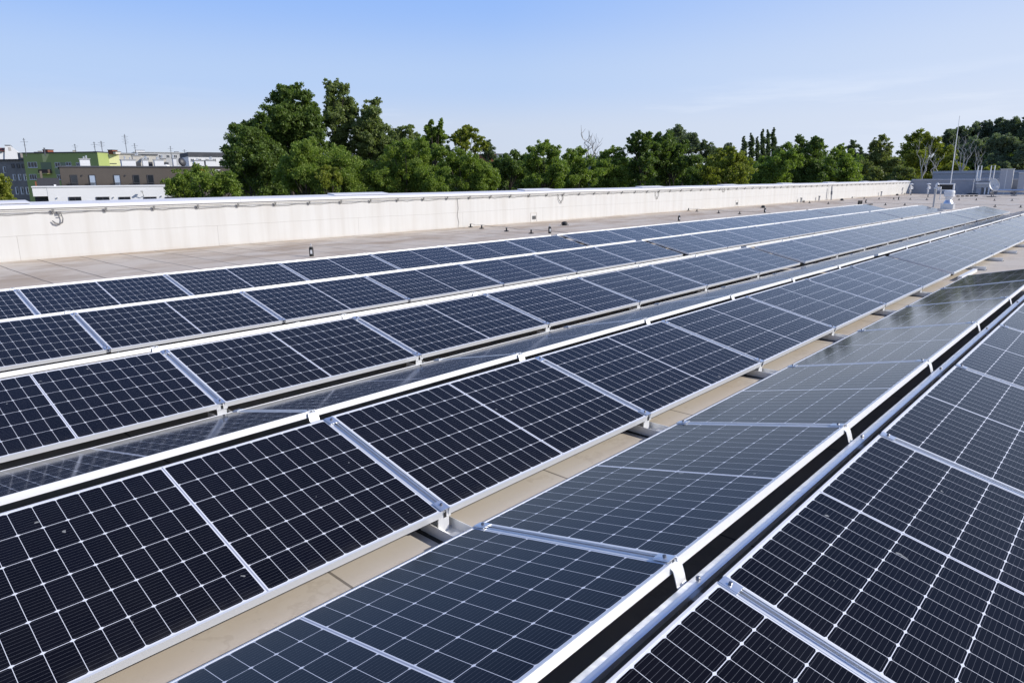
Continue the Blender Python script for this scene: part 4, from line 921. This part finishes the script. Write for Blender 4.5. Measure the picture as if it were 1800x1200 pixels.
tree('maple_tree', 'rounded dark green maple left of the lone poplars', 'robinia', 62, [(1478, 264, 9), (1466, 270, 9), (1487, 274, 11), (1462, 284, 14), (1482, 292, 18), (1500, 298, 16), (1466, 308, 20), (1494, 316, 20), (1450, 318, 16)], 4.4)
tree('birch_tree', 'loose birch with drooping twigs right of the lone poplars', 'birch', 72, [(1541, 250, 7), (1553, 244, 7), (1534, 258, 8), (1560, 254, 8), (1545, 266, 11), (1562, 270, 10), (1532, 276, 10), (1550, 284, 14), (1570, 286, 13), (1540, 300, 18), (1568, 306, 18)], 3.2, dens=.85)
tree('alder_tree', 'low olive green crown in front of the loose birch', 'birch', 66, [(1520, 292, 12), (1515, 308, 16), (1540, 312, 16), (1580, 300, 14), (1592, 312, 16), (1562, 320, 16), (1530, 322, 14)], 3.6)
tree('maple_tree', 'yellow green tall crown behind the bare birch stems', 'yellow', 118, [(1600, 246, 9), (1614, 241, 9), (1630, 243, 10), (1644, 249, 8), (1598, 262, 13), (1622, 262, 16), (1645, 266, 13), (1660, 276, 10), (1605, 284, 18), (1635, 288, 20), (1658, 296, 14), (1600, 306, 18), (1630, 312, 18)], 3.6)
tree('yellow_tree', 'yellowing crown low between the bare stems and the mast', 'yellow', 116, [(1672, 262, 8), (1668, 280, 12), (1676, 298, 13), (1660, 312, 14), (1690, 306, 12)], 3.6, dens=.8)
for px, yt, yb, sp, sd_, nn, d, lab in ((1620, 244, 306, 14, 11, 4, 112, 'bare birch with white forked stems left of the mast'), (1640, 262, 306, 8, 14, 3, 113, 'thin bare stem between the two forked bare birches'), (1687, 238, 300, 15, 12, 5, 112, 'bare birch with white forked stems right of the mast'), (1714, 258, 304, 5, 13, 3, 114, 'slender bare white stem right of the forked bare birches')):
    dead_tree(lab, d, px, yt, yb, sp, sd_, nn, 'bare birches behind the far roof')
for i, (px, yt, w_, d, lab) in enumerate(((1668, 226, 20, 150, 'leftmost tall dark poplar of the big stand at right'), (1692, 221, 18, 154, 'second tall dark poplar of the big right stand'), (1714, 217, 18, 156, 'third tall dark poplar of the big right stand'), (1737, 213, 18, 158, 'fourth tall dark poplar of the big right stand'), (1760, 211, 18, 156, 'fifth tall dark poplar of the big right stand'), (1783, 208, 18, 154, 'sixth tall dark poplar of the big right stand'), (1806, 208, 20, 152, 'last tall dark poplar at the right edge'))):
    rr = random.Random(i); lob = []
    for y in np.arange(yt+6, 310, 9):
        u = (y-yt)/80
        for s in (-1, 0, 1): lob.append((px + s*w_*.5*min(1, .4+u) + rr.uniform(-3, 3), y + rr.uniform(-3, 3), rr.uniform(8, 11)*min(1, .55+u)))
    tree('black_poplar', lab, 'hazypoplar', d, lob, 2.9, group='tall dark poplars at the right', spread=.6, dens=.9)
for (px, py, d, lab) in ((1722, 262, 132, 'pale grey green rounded crown left in front of the dark poplars'), (1762, 258, 130, 'pale grey green rounded crown in the middle before the dark poplars'), (1795, 266, 128, 'pale grey green rounded crown at the right edge before the poplars'), (1745, 290, 126, 'low grey green crown between the ladder and the tall duct')):
    rr = random.Random(px); lob = [(px + rr.uniform(-18, 18), py + rr.uniform(-12, 30), rr.uniform(8, 13)) for _ in range(14)]
    tree('willow_tree', lab, 'willow', d, lob, 2.9, group='grey green crowns before the poplars')
tree('yellow_shrub', 'bright yellowing bush right of the ladder hoops', 'yellow', 112, [(1742, 298, 7), (1752, 302, 6), (1735, 305, 7), (1748, 309, 8), (1758, 310, 6)], 2.6)

# the rest of the wood closes the gaps low down
def wood(name, label, dist, x0, x1, ytop, amp, kind, seed, leafpx):
    rs = np.random.default_rng(seed); k = dist/FPX; cs = []
    for px in np.arange(x0, x1, 7.0):
        for _ in range(7):
            y = ytop + rs.uniform(0, 60) + amp*math.sin(px*.05+seed) ; c = np.array(at(px+rs.uniform(-6, 6), y, dist + rs.uniform(-6, 6))); R = rs.uniform(7, 13)*k
            n = int(1.1*14*(R/(leafpx*k))**2*.5)
            e = rs.normal(size=(n, 3)); e /= np.linalg.norm(e, axis=1)[:, None]; cs.append(c + e*(R*rs.uniform(.4, 1.05, n))[:, None])
    o = link(name, leafmesh(name, np.concatenate(cs), leafpx*k*.8, rs, LEAF[kind])); o['kind'] = 'stuff'; o['label'] = label; o['category'] = 'woodland'; return o
wood('far_wood', 'dense far wood filling in behind the single trees', 135, 430, 1830, 282, 5, 'oak', 3, 3.6)
wood('distant_treeline', 'low distant treeline at the horizon', 420, -60, 1900, 291, 3, 'willow', 4, 2.6)
